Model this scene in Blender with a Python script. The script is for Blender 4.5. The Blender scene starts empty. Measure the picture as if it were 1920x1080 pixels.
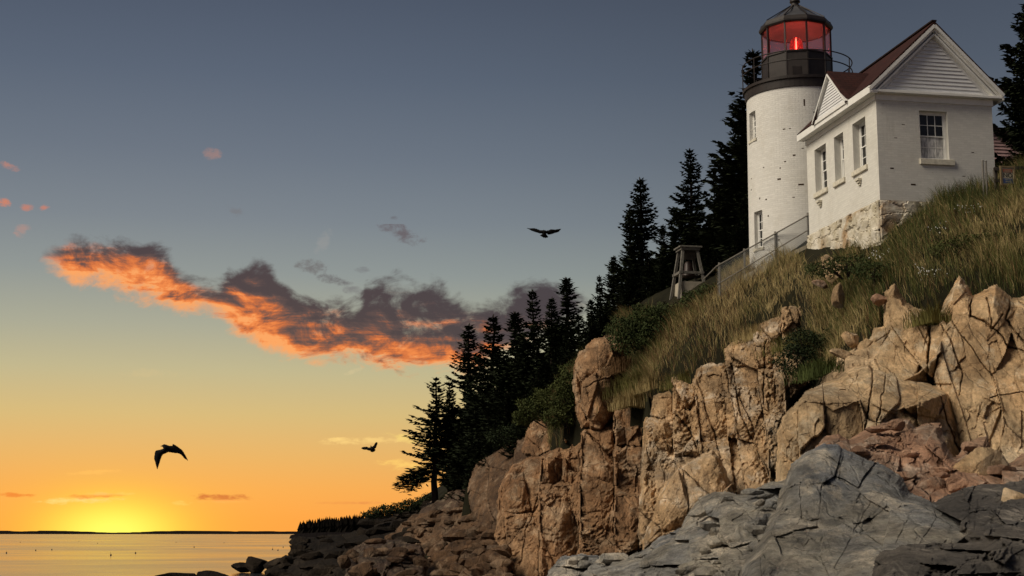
import bpy, bmesh, math, random
import numpy as np
from mathutils import Vector, Matrix
random.seed(7); RNG = np.random.default_rng(11)
scene = bpy.context.scene
COL = scene.collection

# ------------------------------------------------------------------ camera
FPX = 2800.0; PITCH = math.atan(460 / FPX); ZC = 3.0
cam_d = bpy.data.cameras.new('camera'); cam = bpy.data.objects.new('camera', cam_d); COL.objects.link(cam)
cam_d.sensor_width = 36; cam_d.lens = 36 * FPX / 1920; cam_d.clip_start = 0.1; cam_d.clip_end = 60000
cam.location = (0, 0, ZC); cam.rotation_euler = (math.pi / 2 + PITCH, 0, 0)
scene.camera = cam
FW = np.array([0, math.cos(PITCH), math.sin(PITCH)]); UP = np.array([0, -math.sin(PITCH), math.cos(PITCH)])
RT = np.array([1., 0, 0]); CP = np.array([0, 0, ZC])
def ray(px, py): return (px - 960) / FPX * RT + (540 - py) / FPX * UP + FW
def at(px, py, Y):
    d = ray(px, py); return CP + d * (Y / d[1])
def at_arr(px, py, Y):
    d = ((px - 960) / FPX)[..., None] * RT + ((540 - py) / FPX)[..., None] * UP + FW
    return CP + d * (Y / d[..., 1])[..., None]
def proj(P):
    v = np.asarray(P, float) - CP; d = v @ FW
    return 960 + FPX * (v @ RT) / d, 540 - FPX * (v @ UP) / d

# ------------------------------------------------------------------ view, sun
scene.view_settings.view_transform = 'Standard'; scene.view_settings.look = 'None'
scene.view_settings.exposure = 0.0; scene.view_settings.gamma = 1.0
try: scene.view_settings.use_curve_mapping = False
except Exception: pass
SUN_AZ = math.radians(-112); SUN_EL = math.radians(42)
sd = bpy.data.lights.new('sun', 'SUN'); sd.energy = 3.6; sd.angle = math.radians(34); sd.color = (1.0, .89, .72)
so = bpy.data.objects.new('sun', sd); COL.objects.link(so)
sdir = Vector((math.sin(SUN_AZ) * math.cos(SUN_EL), math.cos(SUN_AZ) * math.cos(SUN_EL), math.sin(SUN_EL)))
so.rotation_euler = sdir.to_track_quat('Z', 'Y').to_euler(); so.location = (-60, -30, 60)

def lin(c):
    return tuple(((v / 255) / 12.92 if v / 255 <= .04045 else (((v / 255) + .055) / 1.055) ** 2.4) for v in c)

# ------------------------------------------------------------------ node helpers
class NT:
    def __init__(s, tree): s.t = tree; s.n = tree.nodes; s.l = tree.links
    def node(s, kind, **kw):
        n = s.n.new(kind)
        for k, v in kw.items(): setattr(n, k, v)
        return n
    def put(s, sock, v):
        if hasattr(v, 'is_output') or hasattr(v, 'links') and hasattr(v, 'node'): s.l.new(v, sock)
        else: sock.default_value = v
    def math(s, op, a, b=None, c=None, clamp=False):
        n = s.n.new('ShaderNodeMath'); n.operation = op; n.use_clamp = clamp
        s.put(n.inputs[0], a)
        if b is not None: s.put(n.inputs[1], b)
        if c is not None: s.put(n.inputs[2], c)
        return n.outputs[0]
    def smooth(s, v, a, b, lo=0., hi=1.):
        n = s.n.new('ShaderNodeMapRange'); n.interpolation_type = 'SMOOTHSTEP'
        s.put(n.inputs[0], v); n.inputs[1].default_value = a; n.inputs[2].default_value = b
        n.inputs[3].default_value = lo; n.inputs[4].default_value = hi
        return n.outputs[0]
    def mix(s, f, a, b, blend='MIX'):
        n = s.n.new('ShaderNodeMix'); n.data_type = 'RGBA'; n.blend_type = blend
        s.put(n.inputs[0], f)
        s.put(n.inputs[6], a if not isinstance(a, tuple) else (*a[:3], 1)); s.put(n.inputs[7], b if not isinstance(b, tuple) else (*b[:3], 1))
        return n.outputs[2]
    def noise(s, vec, scale, detail=6, rough=.6, dist=0.):
        n = s.n.new('ShaderNodeTexNoise'); s.put(n.inputs['Vector'], vec)
        n.inputs['Scale'].default_value = scale; n.inputs['Detail'].default_value = detail
        n.inputs['Roughness'].default_value = rough; n.inputs['Distortion'].default_value = dist
        return n.outputs[0]
    def xyz(s, x, y, z):
        n = s.n.new('ShaderNodeCombineXYZ'); s.put(n.inputs[0], x); s.put(n.inputs[1], y); s.put(n.inputs[2], z); return n.outputs[0]
    def vscale(s, vec, sc, rot=None):
        n = s.n.new('ShaderNodeMapping'); s.put(n.inputs[0], vec); n.inputs['Scale'].default_value = sc
        if rot: n.inputs['Rotation'].default_value = rot
        return n.outputs[0]
    def ramp(s, f, stops, interp='LINEAR'):
        n = s.n.new('ShaderNodeValToRGB'); cr = n.color_ramp; cr.interpolation = interp
        while len(cr.elements) < len(stops): cr.elements.new(.5)
        for e, (p, c) in zip(cr.elements, stops): e.position = p; e.color = (*c[:3], 1)
        s.put(n.inputs[0], f); return n.outputs[0]

# ------------------------------------------------------------------ sky
world = bpy.data.worlds.new('World'); scene.world = world; world.use_nodes = True
W = NT(world.node_tree); W.n.clear()
wo = W.node('ShaderNodeOutputWorld'); world.cycles.sampling_method = 'MANUAL'; world.cycles.sample_map_resolution = 256
tc = W.node('ShaderNodeTexCoord').outputs['Generated']
sep = W.node('ShaderNodeSeparateXYZ'); W.l.new(tc, sep.inputs[0]); DX, DY, DZ = sep.outputs
def dot(v):
    n = W.node('ShaderNodeVectorMath', operation='DOT_PRODUCT'); W.l.new(tc, n.inputs[0]); n.inputs[1].default_value = tuple(v); return n.outputs['Value']
# a flat chart of the western sky, in steps of 1/2800 of its distance
dep = dot(FW); depc = W.math('MAXIMUM', dep, .05); west = W.smooth(dep, .3, .6)
SX = W.math('MULTIPLY_ADD', W.math('DIVIDE', dot(RT), depc), FPX, 960.)
SY = W.math('SUBTRACT', 540., W.math('MULTIPLY', W.math('DIVIDE', dot(UP), depc), FPX))
stops = [(-.02, (247, 154, 68)), (.0063, (246, 158, 72)), (.0276, (240, 169, 86)), (.0488, (227, 177, 103)), (.0772, (209, 184, 124)), (.1056, (188, 181, 142)),
         (.134, (165, 168, 149)), (.169, (139, 149, 148)), (.2042, (120, 131, 140)), (.2456, (104, 116, 130)), (.2966, (88, 101, 119)), (.346, (77, 89, 108)), (.6, (58, 68, 88)), (1., (46, 55, 76))]
el = W.math('MULTIPLY_ADD', DZ, 1 / 1.02, .02 / 1.02)
warm = W.ramp(el, [((p + .02) / 1.02, lin(c)) for p, c in stops])
cool = W.ramp(el, [((p + .02) / 1.02, lin(c)) for p, c in [(-.02, (150, 126, 120)), (.05, (150, 132, 132)), (.12, (138, 132, 142)), (.22, (112, 118, 136)), (.36, (82, 92, 112)), (.6, (58, 68, 88)), (1., (46, 55, 76))]])
sund = Vector(ray(212, 996)).normalized()
ad = dot((sund.x, sund.y, 0))
grad = W.mix(W.smooth(ad, -.35, .92), cool, warm)
# far right of the sun the sky sinks in tone a little
grad = W.mix(W.math('MULTIPLY', W.smooth(ad, .985, .84), W.smooth(DZ, .02, .2)), grad, W.mix(1., grad, (.80, .76, .73), 'MULTIPLY'))
def gauss(cx, cy, wx, wy):
    a = W.math('DIVIDE', W.math('SUBTRACT', SX, cx), wx); b = W.math('DIVIDE', W.math('SUBTRACT', SY, cy), wy)
    r = W.math('ADD', W.math('MULTIPLY', a, a), W.math('MULTIPLY', b, b))
    return W.math('MULTIPLY', W.math('POWER', 2.71828, W.math('MULTIPLY', r, -1.)), west)
col = W.mix(W.math('MULTIPLY', gauss(210, 1010, 400, 110), .35), grad, lin((255, 190, 60)))
col = W.mix(W.math('MULTIPLY', gauss(212, 1000, 140, 72), .92, clamp=True), col, (1.0, .74, .06))
col = W.mix(gauss(212, 1000, 92, 46), col, (1.08, 1.02, .14))
# ---- clouds of the western sky, in three belts (each belt is only worked out where it lies)
def wn(sx, sy, detail, rough, dist=0., off=(0, 0)):
    return W.noise(W.xyz(W.math('MULTIPLY_ADD', SX, 1 / sx, off[0]), W.math('MULTIPLY_ADD', SY, 1 / sy, off[1]), 3.7), 1., detail, rough, dist)
def curve(pts, lo, hi):
    n = W.node('ShaderNodeFloatCurve'); c = n.mapping.curves[0]
    P = [(x / 1200, (y - lo) / (hi - lo)) for x, y in pts]
    while len(c.points) < len(P): c.points.new(.5, .5)
    for q, (x, y) in zip(c.points, P): q.location = (x, y); q.handle_type = 'AUTO_CLAMPED'
    n.mapping.update(); W.l.new(W.math('MULTIPLY', SX, 1 / 1200, clamp=True), n.inputs['Value'])
    return W.math('MULTIPLY_ADD', n.outputs[0], hi - lo, lo)
def puffs(col, small, sx, sy, off):
    n3 = wn(sx, sy, 5, .65, .3, off)
    for cx, cy, wx, wy, tilt, c, st in small:
        a = math.radians(tilt); ca, sa = math.cos(a), math.sin(a)
        x = W.math('SUBTRACT', SX, float(cx)); y = W.math('SUBTRACT', SY, float(cy))
        xr = W.math('ADD', W.math('MULTIPLY', x, ca / wx), W.math('MULTIPLY', y, sa / wx)); yr = W.math('ADD', W.math('MULTIPLY', y, ca / wy), W.math('MULTIPLY', x, -sa / wy))
        r = W.math('ADD', W.math('MULTIPLY', xr, xr), W.math('MULTIPLY', yr, yr))
        dd = W.math('ADD', W.math('SUBTRACT', 1.0, r), W.math('MULTIPLY', W.math('SUBTRACT', n3, .46), 4.2))
        f = W.math('MULTIPLY', W.smooth(dd, 0., 1.5), W.smooth(r, 3.2, 1.0, 0., st))
        col = W.mix(f, col, lin(c))
    return col
belt_a = [(398, 288, 18, 13, 0, (172, 130, 118), .55), (18, 312, 22, 8, 18, (196, 130, 110), .7), (8, 380, 14, 9, 0, (214, 128, 96), .8), (50, 388, 16, 7, 0, (205, 125, 100), .75), (82, 389, 12, 7, 0, (205, 125, 100), .75), (440, 395, 18, 9, 30, (112, 112, 116), .5), (740, 408, 9, 5, 0, (98, 98, 104), .6)]
belt_b = [(752, 437, 48, 17, 24, (98, 92, 98), .9), (585, 500, 34, 13, 0, (104, 104, 106), .8), (625, 525, 36, 10, 8, (96, 96, 100), .85), (660, 545, 26, 9, 0, (108, 108, 112), .6), (680, 506, 16, 6, 0, (112, 116, 120), .6), (42, 430, 14, 16, 40, (190, 140, 125), .5), (606, 450, 14, 30, 20, (152, 152, 150), .4), (660, 697, 22, 5, -20, (214, 196, 150), .5), (280, 700, 60, 9, 0, (206, 188, 140), .35)]
belt_c = [(148, 938, 86, 7, -2, (255, 214, 120), 1.), (180, 930, 58, 6, -2, (236, 150, 64), .95), (185, 926, 40, 4, 0, (255, 205, 110), .7), (235, 925, 24, 4, 0, (255, 205, 100), .7), (26, 928, 42, 5, 2, (232, 132, 56), .9), (408, 933, 60, 8, 1, (206, 118, 60), .95), (415, 940, 52, 4, 0, (255, 180, 90), .7), (342, 943, 20, 5, 0, (255, 205, 100), .9), (640, 943, 60, 3, 0, (232, 150, 76), .6), (692, 943, 30, 3, 0, (225, 140, 76), .6),
          (690, 826, 90, 7, -2, (246, 208, 128), .7), (650, 824, 40, 5, 0, (250, 212, 130), .8), (765, 822, 40, 9, 10, (240, 208, 120), .8), (760, 872, 50, 10, 4, (250, 205, 110), .8), (178, 885, 52, 5, -4, (250, 190, 96), .7)]
TOP = [(0, 540), (60, 500), (100, 455), (150, 446), (200, 448), (250, 444), (300, 460), (340, 505), (400, 532), (430, 500), (480, 480), (530, 520), (580, 550), (630, 556), (660, 570), (690, 525), (740, 508), (790, 518), (830, 530), (860, 550), (900, 560), (940, 556), (980, 530), (1030, 518), (1070, 526), (1100, 550), (1140, 600), (1200, 640)]
BOT = [(0, 470), (60, 490), (100, 510), (150, 536), (200, 545), (250, 562), (300, 574), (340, 588), (400, 600), (430, 622), (480, 656), (530, 668), (580, 674), (630, 682), (660, 686), (690, 690), (740, 696), (790, 702), (830, 705), (860, 702), (900, 690), (940, 675), (980, 650), (1030, 630), (1070, 615), (1100, 590), (1140, 560), (1200, 540)]
ty = curve(TOP, 400, 800); by = curve(BOT, 400, 800)
n1 = wn(100, 60, 9, .64, .5); n1b = wn(100, 60, 6, .64, .5, (.10, -.24)); n2 = wn(30, 20, 5, .6, .2, (9, 4))
q = W.math('MINIMUM', W.math('SUBTRACT', by, SY), W.math('SUBTRACT', SY, ty))
dens = W.math('ADD', W.math('MULTIPLY', W.math('MINIMUM', q, 40.), 1 / 24), W.math('MULTIPLY_ADD', W.math('SUBTRACT', n1, .5), 4.6, W.math('MULTIPLY', W.math('SUBTRACT', n2, .5), 1.9)))
inx = W.math('MULTIPLY', W.smooth(SX, 50, 130), W.smooth(SX, 1130, 1080))
alpha = W.math('MULTIPLY', W.smooth(dens, -.2, 1.35), inx)
rel = W.math('DIVIDE', W.math('SUBTRACT', SY, ty), W.math('MAXIMUM', W.math('SUBTRACT', by, ty), 20.))
lit = W.math('MULTIPLY', W.math('SUBTRACT', n1b, n1), 2.2)
band = wn(210, 20, 5, .6, .3, (5, 2))
og = W.math('ADD', W.math('ADD', W.math('MULTIPLY_ADD', rel, 1.45, -.32), lit), W.math('MULTIPLY', W.math('SUBTRACT', band, .5), 1.5))
og = W.math('ADD', og, W.math('MULTIPLY', W.smooth(dens, 1.4, .2), .18))
og = W.math('ADD', og, W.math('MULTIPLY', W.smooth(SX, 520, 120), .25))
og = W.math('SUBTRACT', og, W.math('MULTIPLY', W.smooth(SX, 500, 820), .20))
og = W.math('SUBTRACT', og, W.math('MULTIPLY', W.smooth(SX, 880, 1020), .6))
ccol = W.ramp(W.math('ADD', og, 0., clamp=True), [(0., lin((62, 56, 64))), (.26, lin((84, 68, 70))), (.46, lin((138, 84, 66))), (.64, lin((206, 108, 58))), (.83, lin((240, 134, 68))), (1., lin((250, 164, 96)))])
def shade(c):
    b = W.node('ShaderNodeBackground'); W.l.new(c, b.inputs[0]); return b.outputs[0]
def belt(y0, y1):
    f = W.math('MULTIPLY', W.math('GREATER_THAN', SY, float(y0)), W.math('LESS_THAN', SY, float(y1)))
    return W.math('MULTIPLY', f, W.math('MULTIPLY', W.math('LESS_THAN', SX, 1160.), W.math('GREATER_THAN', dep, .7)))
def choose(f, a, b):
    m = W.node('ShaderNodeMixShader'); W.l.new(f, m.inputs[0]); W.l.new(a, m.inputs[1]); W.l.new(b, m.inputs[2]); return m.outputs[0]
colb = W.mix(W.math('MULTIPLY', alpha, .97), puffs(col, belt_b, 22, 14, (31, 8)), ccol)
sky = choose(belt(255, 420), shade(col), shade(puffs(col, belt_a, 22, 14, (11, 8))))
sky = choose(belt(420, 730), sky, shade(colb))
sky = choose(belt(790, 965), sky, shade(puffs(col, belt_c, 26, 9, (2, 8))))
# the clear-air sky of the same dusk, faint
nish = W.node('ShaderNodeTexSky', sky_type='NISHITA'); nish.sun_disc = False; nish.sun_elevation = math.radians(1.0)
nish.sun_rotation = math.atan2(sund.x, sund.y)
bg2 = W.node('ShaderNodeBackground'); W.l.new(nish.outputs[0], bg2.inputs[0]); bg2.inputs[1].default_value = .004
addw = W.node('ShaderNodeAddShader'); W.l.new(sky, addw.inputs[0]); W.l.new(bg2.outputs[0], addw.inputs[1]); W.l.new(addw.outputs[0], wo.inputs[0])

# ------------------------------------------------------------------ materials
def mat(name, rough=.85, spec=.3):
    m = bpy.data.materials.new(name); m.use_nodes = True; t = NT(m.node_tree); b = t.n['Principled BSDF']
    b.inputs['Roughness'].default_value = rough; b.inputs['Specular IOR Level'].default_value = spec
    return m, t, b
def pos(t): return t.node('ShaderNodeNewGeometry').outputs['Position']
def bump(t, b, h, strength, dist=.05):
    n = t.node('ShaderNodeBump'); n.inputs['Strength'].default_value = strength; n.inputs['Distance'].default_value = dist
    t.put(n.inputs['Height'], h); t.l.new(n.outputs[0], b.inputs['Normal']); return n
def plain(name, c, rough=.7, spec=.3, var=.25, scale=6., bmp=.15, metal=0.):
    m, t, b = mat(name, rough, spec); p = pos(t); n = t.noise(p, scale, 5, .6)
    lo = tuple(v * (1 - var) for v in c); hi = tuple(min(1, v * (1 + var)) for v in c)
    t.l.new(t.ramp(n, [(.3, lo), (.7, hi)]), b.inputs['Base Color']); b.inputs['Metallic'].default_value = metal
    if bmp: bump(t, b, t.noise(p, scale * 6, 4, .6), bmp, .02)
    return m
def rockmat(name, a, c, e, dark, pale=None, stain=.5, grain=1., roll=0., wet=.0):
    m, t, b = mat(name, .82 - wet * .35, .25 + wet * .3); p = t.vscale(pos(t), (1., .35, 1.))
    big = t.noise(p, .22, 3, .55); mid = t.noise(p, .9, 7, .7); fine = t.noise(p, 9., 6, .7)
    k = t.ramp(t.math('ADD', t.math('MULTIPLY', big, .6), t.math('MULTIPLY', mid, .4)), [(.36, a), (.5, c), (.62, e)])
    if pale: k = t.mix(t.smooth(t.noise(p, 1.1, 7, .72), .50, .62, 0., .75), k, pale)
    pr = t.vscale(p, (1.6, 1.6, .38 if roll else .22), (0, math.radians(roll), 0))
    st = t.noise(pr, 1.5, 7, .72)
    k = t.mix(t.smooth(st, .52, .70, 0., stain), k, dark)
    k = t.mix(t.smooth(t.noise(p, .45, 7, .74), .50, .66, 0., .55), k, tuple((x + y) * .5 for x, y in zip(a, dark)))
    k = t.mix(t.smooth(fine, .54, .72, 0., .6), k, dark)
    cr = t.node('ShaderNodeTexVoronoi', feature='DISTANCE_TO_EDGE'); t.put(cr.inputs['Vector'], t.vscale(t.mix(.25, p, t.noise(p, 2., 4, .6)), (1., 1., .45), (0, math.radians(roll), 0))); cr.inputs['Scale'].default_value = 2.2
    k = t.mix(t.smooth(cr.outputs['Distance'], .03, .0, 0., .22), k, dark)
    k = t.mix(t.smooth(fine, .46, .28, 0., .30), k, tuple(min(1, v * 1.5) for v in e))
    v1 = t.smooth(t.noise(t.vscale(p, (1., 1., .6), (0, math.radians(roll), 0)), 3.2, 8, .80), .33, .67, .62, 1.40); v2 = t.smooth(t.noise(p, .6, 4, .6, .6), .35, .65, .75, 1.3)
    vv = t.math('MULTIPLY', v1, v2); k = t.mix(1., k, t.xyz(vv, vv, vv), 'MULTIPLY')
    t.l.new(k, b.inputs['Base Color'])
    h = t.math('ADD', t.math('MULTIPLY', t.noise(pr, 5., 8, .78), 1.0), t.math('MULTIPLY', t.noise(p, 9., 8, .8), 1.0))
    h = t.math('ADD', h, t.math('MULTIPLY', t.smooth(cr.outputs['Distance'], 0., .05), .35))
    bump(t, b, h, 1.0 * grain, .13)
    return m
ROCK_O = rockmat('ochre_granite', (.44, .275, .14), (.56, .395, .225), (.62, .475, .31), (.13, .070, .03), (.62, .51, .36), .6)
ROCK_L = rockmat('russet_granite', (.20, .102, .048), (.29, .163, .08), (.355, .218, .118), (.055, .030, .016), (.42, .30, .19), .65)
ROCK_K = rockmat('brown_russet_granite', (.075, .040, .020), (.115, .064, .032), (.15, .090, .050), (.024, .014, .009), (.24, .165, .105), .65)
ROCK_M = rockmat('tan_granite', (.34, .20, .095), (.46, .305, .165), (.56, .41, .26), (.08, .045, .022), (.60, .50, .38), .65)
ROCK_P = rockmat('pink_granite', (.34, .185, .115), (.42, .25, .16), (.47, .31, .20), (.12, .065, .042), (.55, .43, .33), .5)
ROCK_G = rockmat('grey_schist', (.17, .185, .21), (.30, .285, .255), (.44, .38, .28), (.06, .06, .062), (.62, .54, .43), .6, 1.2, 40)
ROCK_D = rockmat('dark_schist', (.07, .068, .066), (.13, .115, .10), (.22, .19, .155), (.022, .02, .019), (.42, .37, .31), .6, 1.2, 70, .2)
ROCK_B = rockmat('backlit_shore_rock', (.008, .0065, .005), (.016, .012, .009), (.036, .027, .019), (.003, .0025, .002), None, .6, .8, 0, -.5)  # near-black base colour carries the backlit silhouette of the shore
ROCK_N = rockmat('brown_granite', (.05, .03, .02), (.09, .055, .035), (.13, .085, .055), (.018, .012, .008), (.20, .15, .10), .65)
SOIL = plain('hill_soil', (.013, .012, .006), .95, .1, .4, 1.5, .3)

# ------------------------------------------------------------------ numpy noise
def h01(*a, seed=0):
    h = np.full(np.shape(a[0]), (seed * 374761393 + 668265263) & 0xffffffff, np.uint64)
    for i, v in enumerate(a):
        h = ((h ^ (v.astype(np.int64).astype(np.uint64) & np.uint64(0xffffffff))) * np.uint64(2654435761 + 97 * i * 2)) & np.uint64(0xffffffff)
        h = h ^ (h >> np.uint64(15))
    h = (h * np.uint64(2246822519)) & np.uint64(0xffffffff); h ^= h >> np.uint64(13)
    h = (h * np.uint64(3266489917)) & np.uint64(0xffffffff); h ^= h >> np.uint64(16)
    return h
def vnoise(P, seed=0):
    I = np.floor(P).astype(np.int64); f = P - I; f = f * f * f * (f * (f * 6 - 15) + 10); out = 0
    for a in (0, 1):
        for b in (0, 1):
            for c in (0, 1):
                w = (f[..., 0] if a else 1 - f[..., 0]) * (f[..., 1] if b else 1 - f[..., 1]) * (f[..., 2] if c else 1 - f[..., 2])
                out = out + w * (h01(I[..., 0] + a, I[..., 1] + b, I[..., 2] + c, seed=seed) / 4294967295.0)
    return out * 2 - 1
def fbm(P, o=4, seed=0, g=.5):
    s = 0; a = 1.; n = 0
    for i in range(o): s = s + a * vnoise(P * 2.03 ** i + 17.3 * i, seed + i); n += a; a *= g
    return s / n
def worley(Q, seed):
    I = np.floor(Q).astype(np.int64); sh = Q.shape[:-1]
    F1 = np.full(sh, 9.); F2 = np.full(sh, 9.); ID = np.zeros(sh, np.uint64); OF = np.zeros(Q.shape)
    for a in (-1, 0, 1):
        for b in (-1, 0, 1):
            for c in (-1, 0, 1):
                J = [I[..., 0] + a, I[..., 1] + b, I[..., 2] + c]
                S = np.stack([J[k] + .08 + .84 * h01(*J, seed=seed + 11 * k + 1) / 4294967295.0 for k in range(3)], -1)
                D = Q - S; d = np.sqrt((D * D).sum(-1)); hid = h01(*J, seed=seed)
                n1 = d < F1
                F2 = np.where(n1, F1, np.minimum(F2, d)); ID = np.where(n1, hid, ID); OF = np.where(n1[..., None], D, OF); F1 = np.where(n1, d, F1)
    return F1, F2, ID, OF
def idr(ID, k): return (h01(ID.astype(np.int64), np.full(ID.shape, k), seed=5) / 4294967295.0) * 2 - 1
def tps(ctrl):
    c = np.array(ctrl, float); n = len(c); xy = c[:, :2] / 100.
    def K(A, B):
        r2 = ((A[:, None] - B[None]) ** 2).sum(-1); return r2 * np.log(r2 + 1e-9) * .5
    A = np.zeros((n + 3, n + 3)); A[:n, :n] = K(xy, xy) + np.eye(n) * 1e-3; A[:n, n] = 1; A[:n, n + 1:] = xy; A[n:, :n] = A[:n, n:].T
    w = np.linalg.lstsq(A, np.concatenate([c[:, 2], np.zeros(3)]), rcond=None)[0]
    def f(x, y):
        q = np.stack([np.ravel(x), np.ravel(y)], -1) / 100.; r = K(q, xy) @ w[:n] + w[n] + q @ w[n + 1:]
        return r.reshape(np.shape(x))
    return f
def inpoly(x, y, poly):
    r = np.zeros(np.shape(x), bool); n = len(poly)
    for i in range(n):
        x0, y0 = poly[i]; x1, y1 = poly[(i + 1) % n]
        if y0 == y1: continue
        r ^= ((y0 > y) != (y1 > y)) & (x < (x1 - x0) * (y - y0) / (y1 - y0) + x0)
    return r
def segdist(x, y, pts, closed):
    d = np.full(np.shape(x), 1e9); n = len(pts)
    for i in range(n if closed else n - 1):
        x0, y0 = pts[i]; x1, y1 = pts[(i + 1) % n]; L = (x1 - x0) ** 2 + (y1 - y0) ** 2 + 1e-9
        t = np.clip(((x - x0) * (x1 - x0) + (y - y0) * (y1 - y0)) / L, 0, 1)
        d = np.minimum(d, np.hypot(x - x0 - t * (x1 - x0), y - y0 - t * (y1 - y0)))
    return d
def sstep(a, b, v):
    t = np.clip((v - a) / (b - a), 0, 1); return t * t * (3 - 2 * t)

# ------------------------------------------------------------------ object helpers
def link(name, mesh, parent=None, m=None):
    o = bpy.data.objects.new(name, mesh); COL.objects.link(o)
    if parent is not None: o.parent = parent
    if m is not None and mesh is not None:
        for mm in (m if isinstance(m, (list, tuple)) else [m]): mesh.materials.append(mm)
    return o
def meshdata(name, V, F, smooth=False):
    me = bpy.data.meshes.new(name); V = np.asarray(V, np.float32)
    me.from_pydata(V.tolist(), [], F if isinstance(F, list) else F.tolist()); 
    if smooth: me.polygons.foreach_set('use_smooth', [True] * len(me.polygons))
    me.update(); return me
def tag(o, label, cat, group=None, kind=None):
    if label: o['label'] = label
    if cat: o['category'] = cat
    if group: o['group'] = group
    if kind: o['kind'] = kind
    return o
def empty(name, loc=(0, 0, 0), rz=0., label=None, cat=None, group=None):
    o = bpy.data.objects.new(name, None); COL.objects.link(o); o.location = loc; o.rotation_euler = (0, 0, rz); o.empty_display_size = .3
    return tag(o, label, cat, group)
class MB:
    def __init__(s): s.v = []; s.f = []; s.uv = {}
    def add(s, vs, fs):
        k = len(s.v); s.v += [tuple(map(float, v)) for v in vs]; s.f += [tuple(k + i for i in f) for f in fs]; return s
    def box(s, x0, x1, y0, y1, z0, z1):
        return s.add([(x0, y0, z0), (x1, y0, z0), (x1, y1, z0), (x0, y1, z0), (x0, y0, z1), (x1, y0, z1), (x1, y1, z1), (x0, y1, z1)],
                     [(0, 3, 2, 1), (4, 5, 6, 7), (0, 1, 5, 4), (1, 2, 6, 5), (2, 3, 7, 6), (3, 0, 4, 7)])
    def bar(s, a, b, w, h=None, up=(0, 0, 1)):
        a = Vector(a); b = Vector(b); h = h or w; d = (b - a).normalized(); u = Vector(up)
        if abs(d.dot(u)) > .98: u = Vector((0, 1, 0))
        r = d.cross(u).normalized(); u = r.cross(d).normalized(); r *= w / 2; u *= h / 2
        return s.add([a - r - u, a + r - u, a + r + u, a - r + u, b - r - u, b + r - u, b + r + u, b - r + u],
                     [(0, 1, 2, 3), (7, 6, 5, 4), (0, 4, 5, 1), (1, 5, 6, 2), (2, 6, 7, 3), (3, 7, 4, 0)])
    def tube(s, pts, r, n=8, closed=False, rr=None):
        P = [Vector(p) for p in pts]; m = len(P); rings = []
        for i, p in enumerate(P):
            d = (P[(i + 1) % m] - P[i - 1]) if closed else (P[min(i + 1, m - 1)] - P[max(i - 1, 0)])
            d.normalize(); u = Vector((0, 0, 1)) if abs(d.z) < .95 else Vector((0, 1, 0)); a = d.cross(u).normalized(); b = a.cross(d)
            q = rr[i] if rr else r
            rings.append([p + (a * math.cos(2 * math.pi * k / n) + b * math.sin(2 * math.pi * k / n)) * q for k in range(n)])
        vs = [v for R in rings for v in R]; fs = []
        for i in range(m if closed else m - 1):
            j = (i + 1) % m
            for k in range(n): fs.append((i * n + k, i * n + (k + 1) % n, j * n + (k + 1) % n, j * n + k))
        if not closed: fs += [tuple(range(n - 1, -1, -1)), tuple((m - 1) * n + k for k in range(n))]
        return s.add(vs, fs)
    def lathe(s, prof, n=24, c=(0, 0, 0), rot=0.):
        vs = [(c[0] + r * math.sin(rot + 2 * math.pi * k / n), c[1] - r * math.cos(rot + 2 * math.pi * k / n), c[2] + z) for r, z in prof for k in range(n)]
        fs = [(i * n + k, i * n + (k + 1) % n, (i + 1) * n + (k + 1) % n, (i + 1) * n + k) for i in range(len(prof) - 1) for k in range(n)]
        return s.add(vs, fs)
    def build(s, name, m, parent=None, smooth=False, bevel=0.):
        me = meshdata(name, s.v, s.f, smooth); o = link(name, me, parent, m)
        if bevel:
            md = o.modifiers.new('bevel', 'BEVEL'); md.width = bevel; md.segments = 1; md.limit_method = 'ANGLE'
        return o
def boxobj(name, m, parent, x0, x1, y0, y1, z0, z1, bevel=0.): return MB().box(x0, x1, y0, y1, z0, z1).build(name, m, parent, bevel=bevel)

# ------------------------------------------------------------------ sea, far land
M_SEA, t, b = mat('sea_water', .3, .5); b.inputs['Base Color'].default_value = (.03, .035, .04, 1)
p = pos(t)
hw = t.math('ADD', t.noise(t.vscale(p, (.25, .8, 1)), 1., 6, .65), t.math('MULTIPLY', t.noise(t.vscale(p, (1.4, 3.2, 1), (0, 0, .3)), 1., 4, .6), .4))
bump(t, b, hw, .16, .08)
streak = t.noise(t.vscale(p, (.02, .022, 1), (0, 0, .06)), 1., 5, .6, .5)
t.l.new(t.smooth(streak, .34, .66, .10, .17), b.inputs['Roughness'])
sea = link('sea', meshdata('sea', [(-30000, -400, 0), (30000, -400, 0), (30000, 50000, 0), (-30000, 50000, 0)], [(0, 1, 2, 3)]), None, M_SEA); tag(sea, 'calm sea reflecting the sunset below the cliff', 'sea', kind='structure')
M_FAR = plain('far_land', (.012, .010, .010), 1., 0., .2, .01, 0)
def far_ridge(name, pts, Y, thick, label, rough, step=1.2):
    px = np.arange(pts[0][0], pts[-1][0], step); top = np.interp(px, [q[0] for q in pts], [q[1] for q in pts])
    nz = fbm(np.stack([px / 9., px * 0, px * 0 + Y], -1), 5, 3, .6) * rough
    T = at_arr(px, np.minimum(top + nz, 1001.), np.full(px.shape, float(Y))); V = []; F = []; n = len(px)
    for i in range(n):
        x, y, z = T[i]; V += [(x, y - thick * .5, -1.), (x, y - thick * .2, max(z, -.5)), (x, y + thick * .2, max(z, -.5)), (x, y + thick * .5, -1.)]
    for i in range(n - 1): F += [(4 * i + k, 4 * i + 4 + k, 4 * i + 5 + k, 4 * i + 1 + k) for k in range(3)]
    o = link(name, meshdata(name, V, F), None, M_FAR); return tag(o, label, 'hills', kind='structure')
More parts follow.
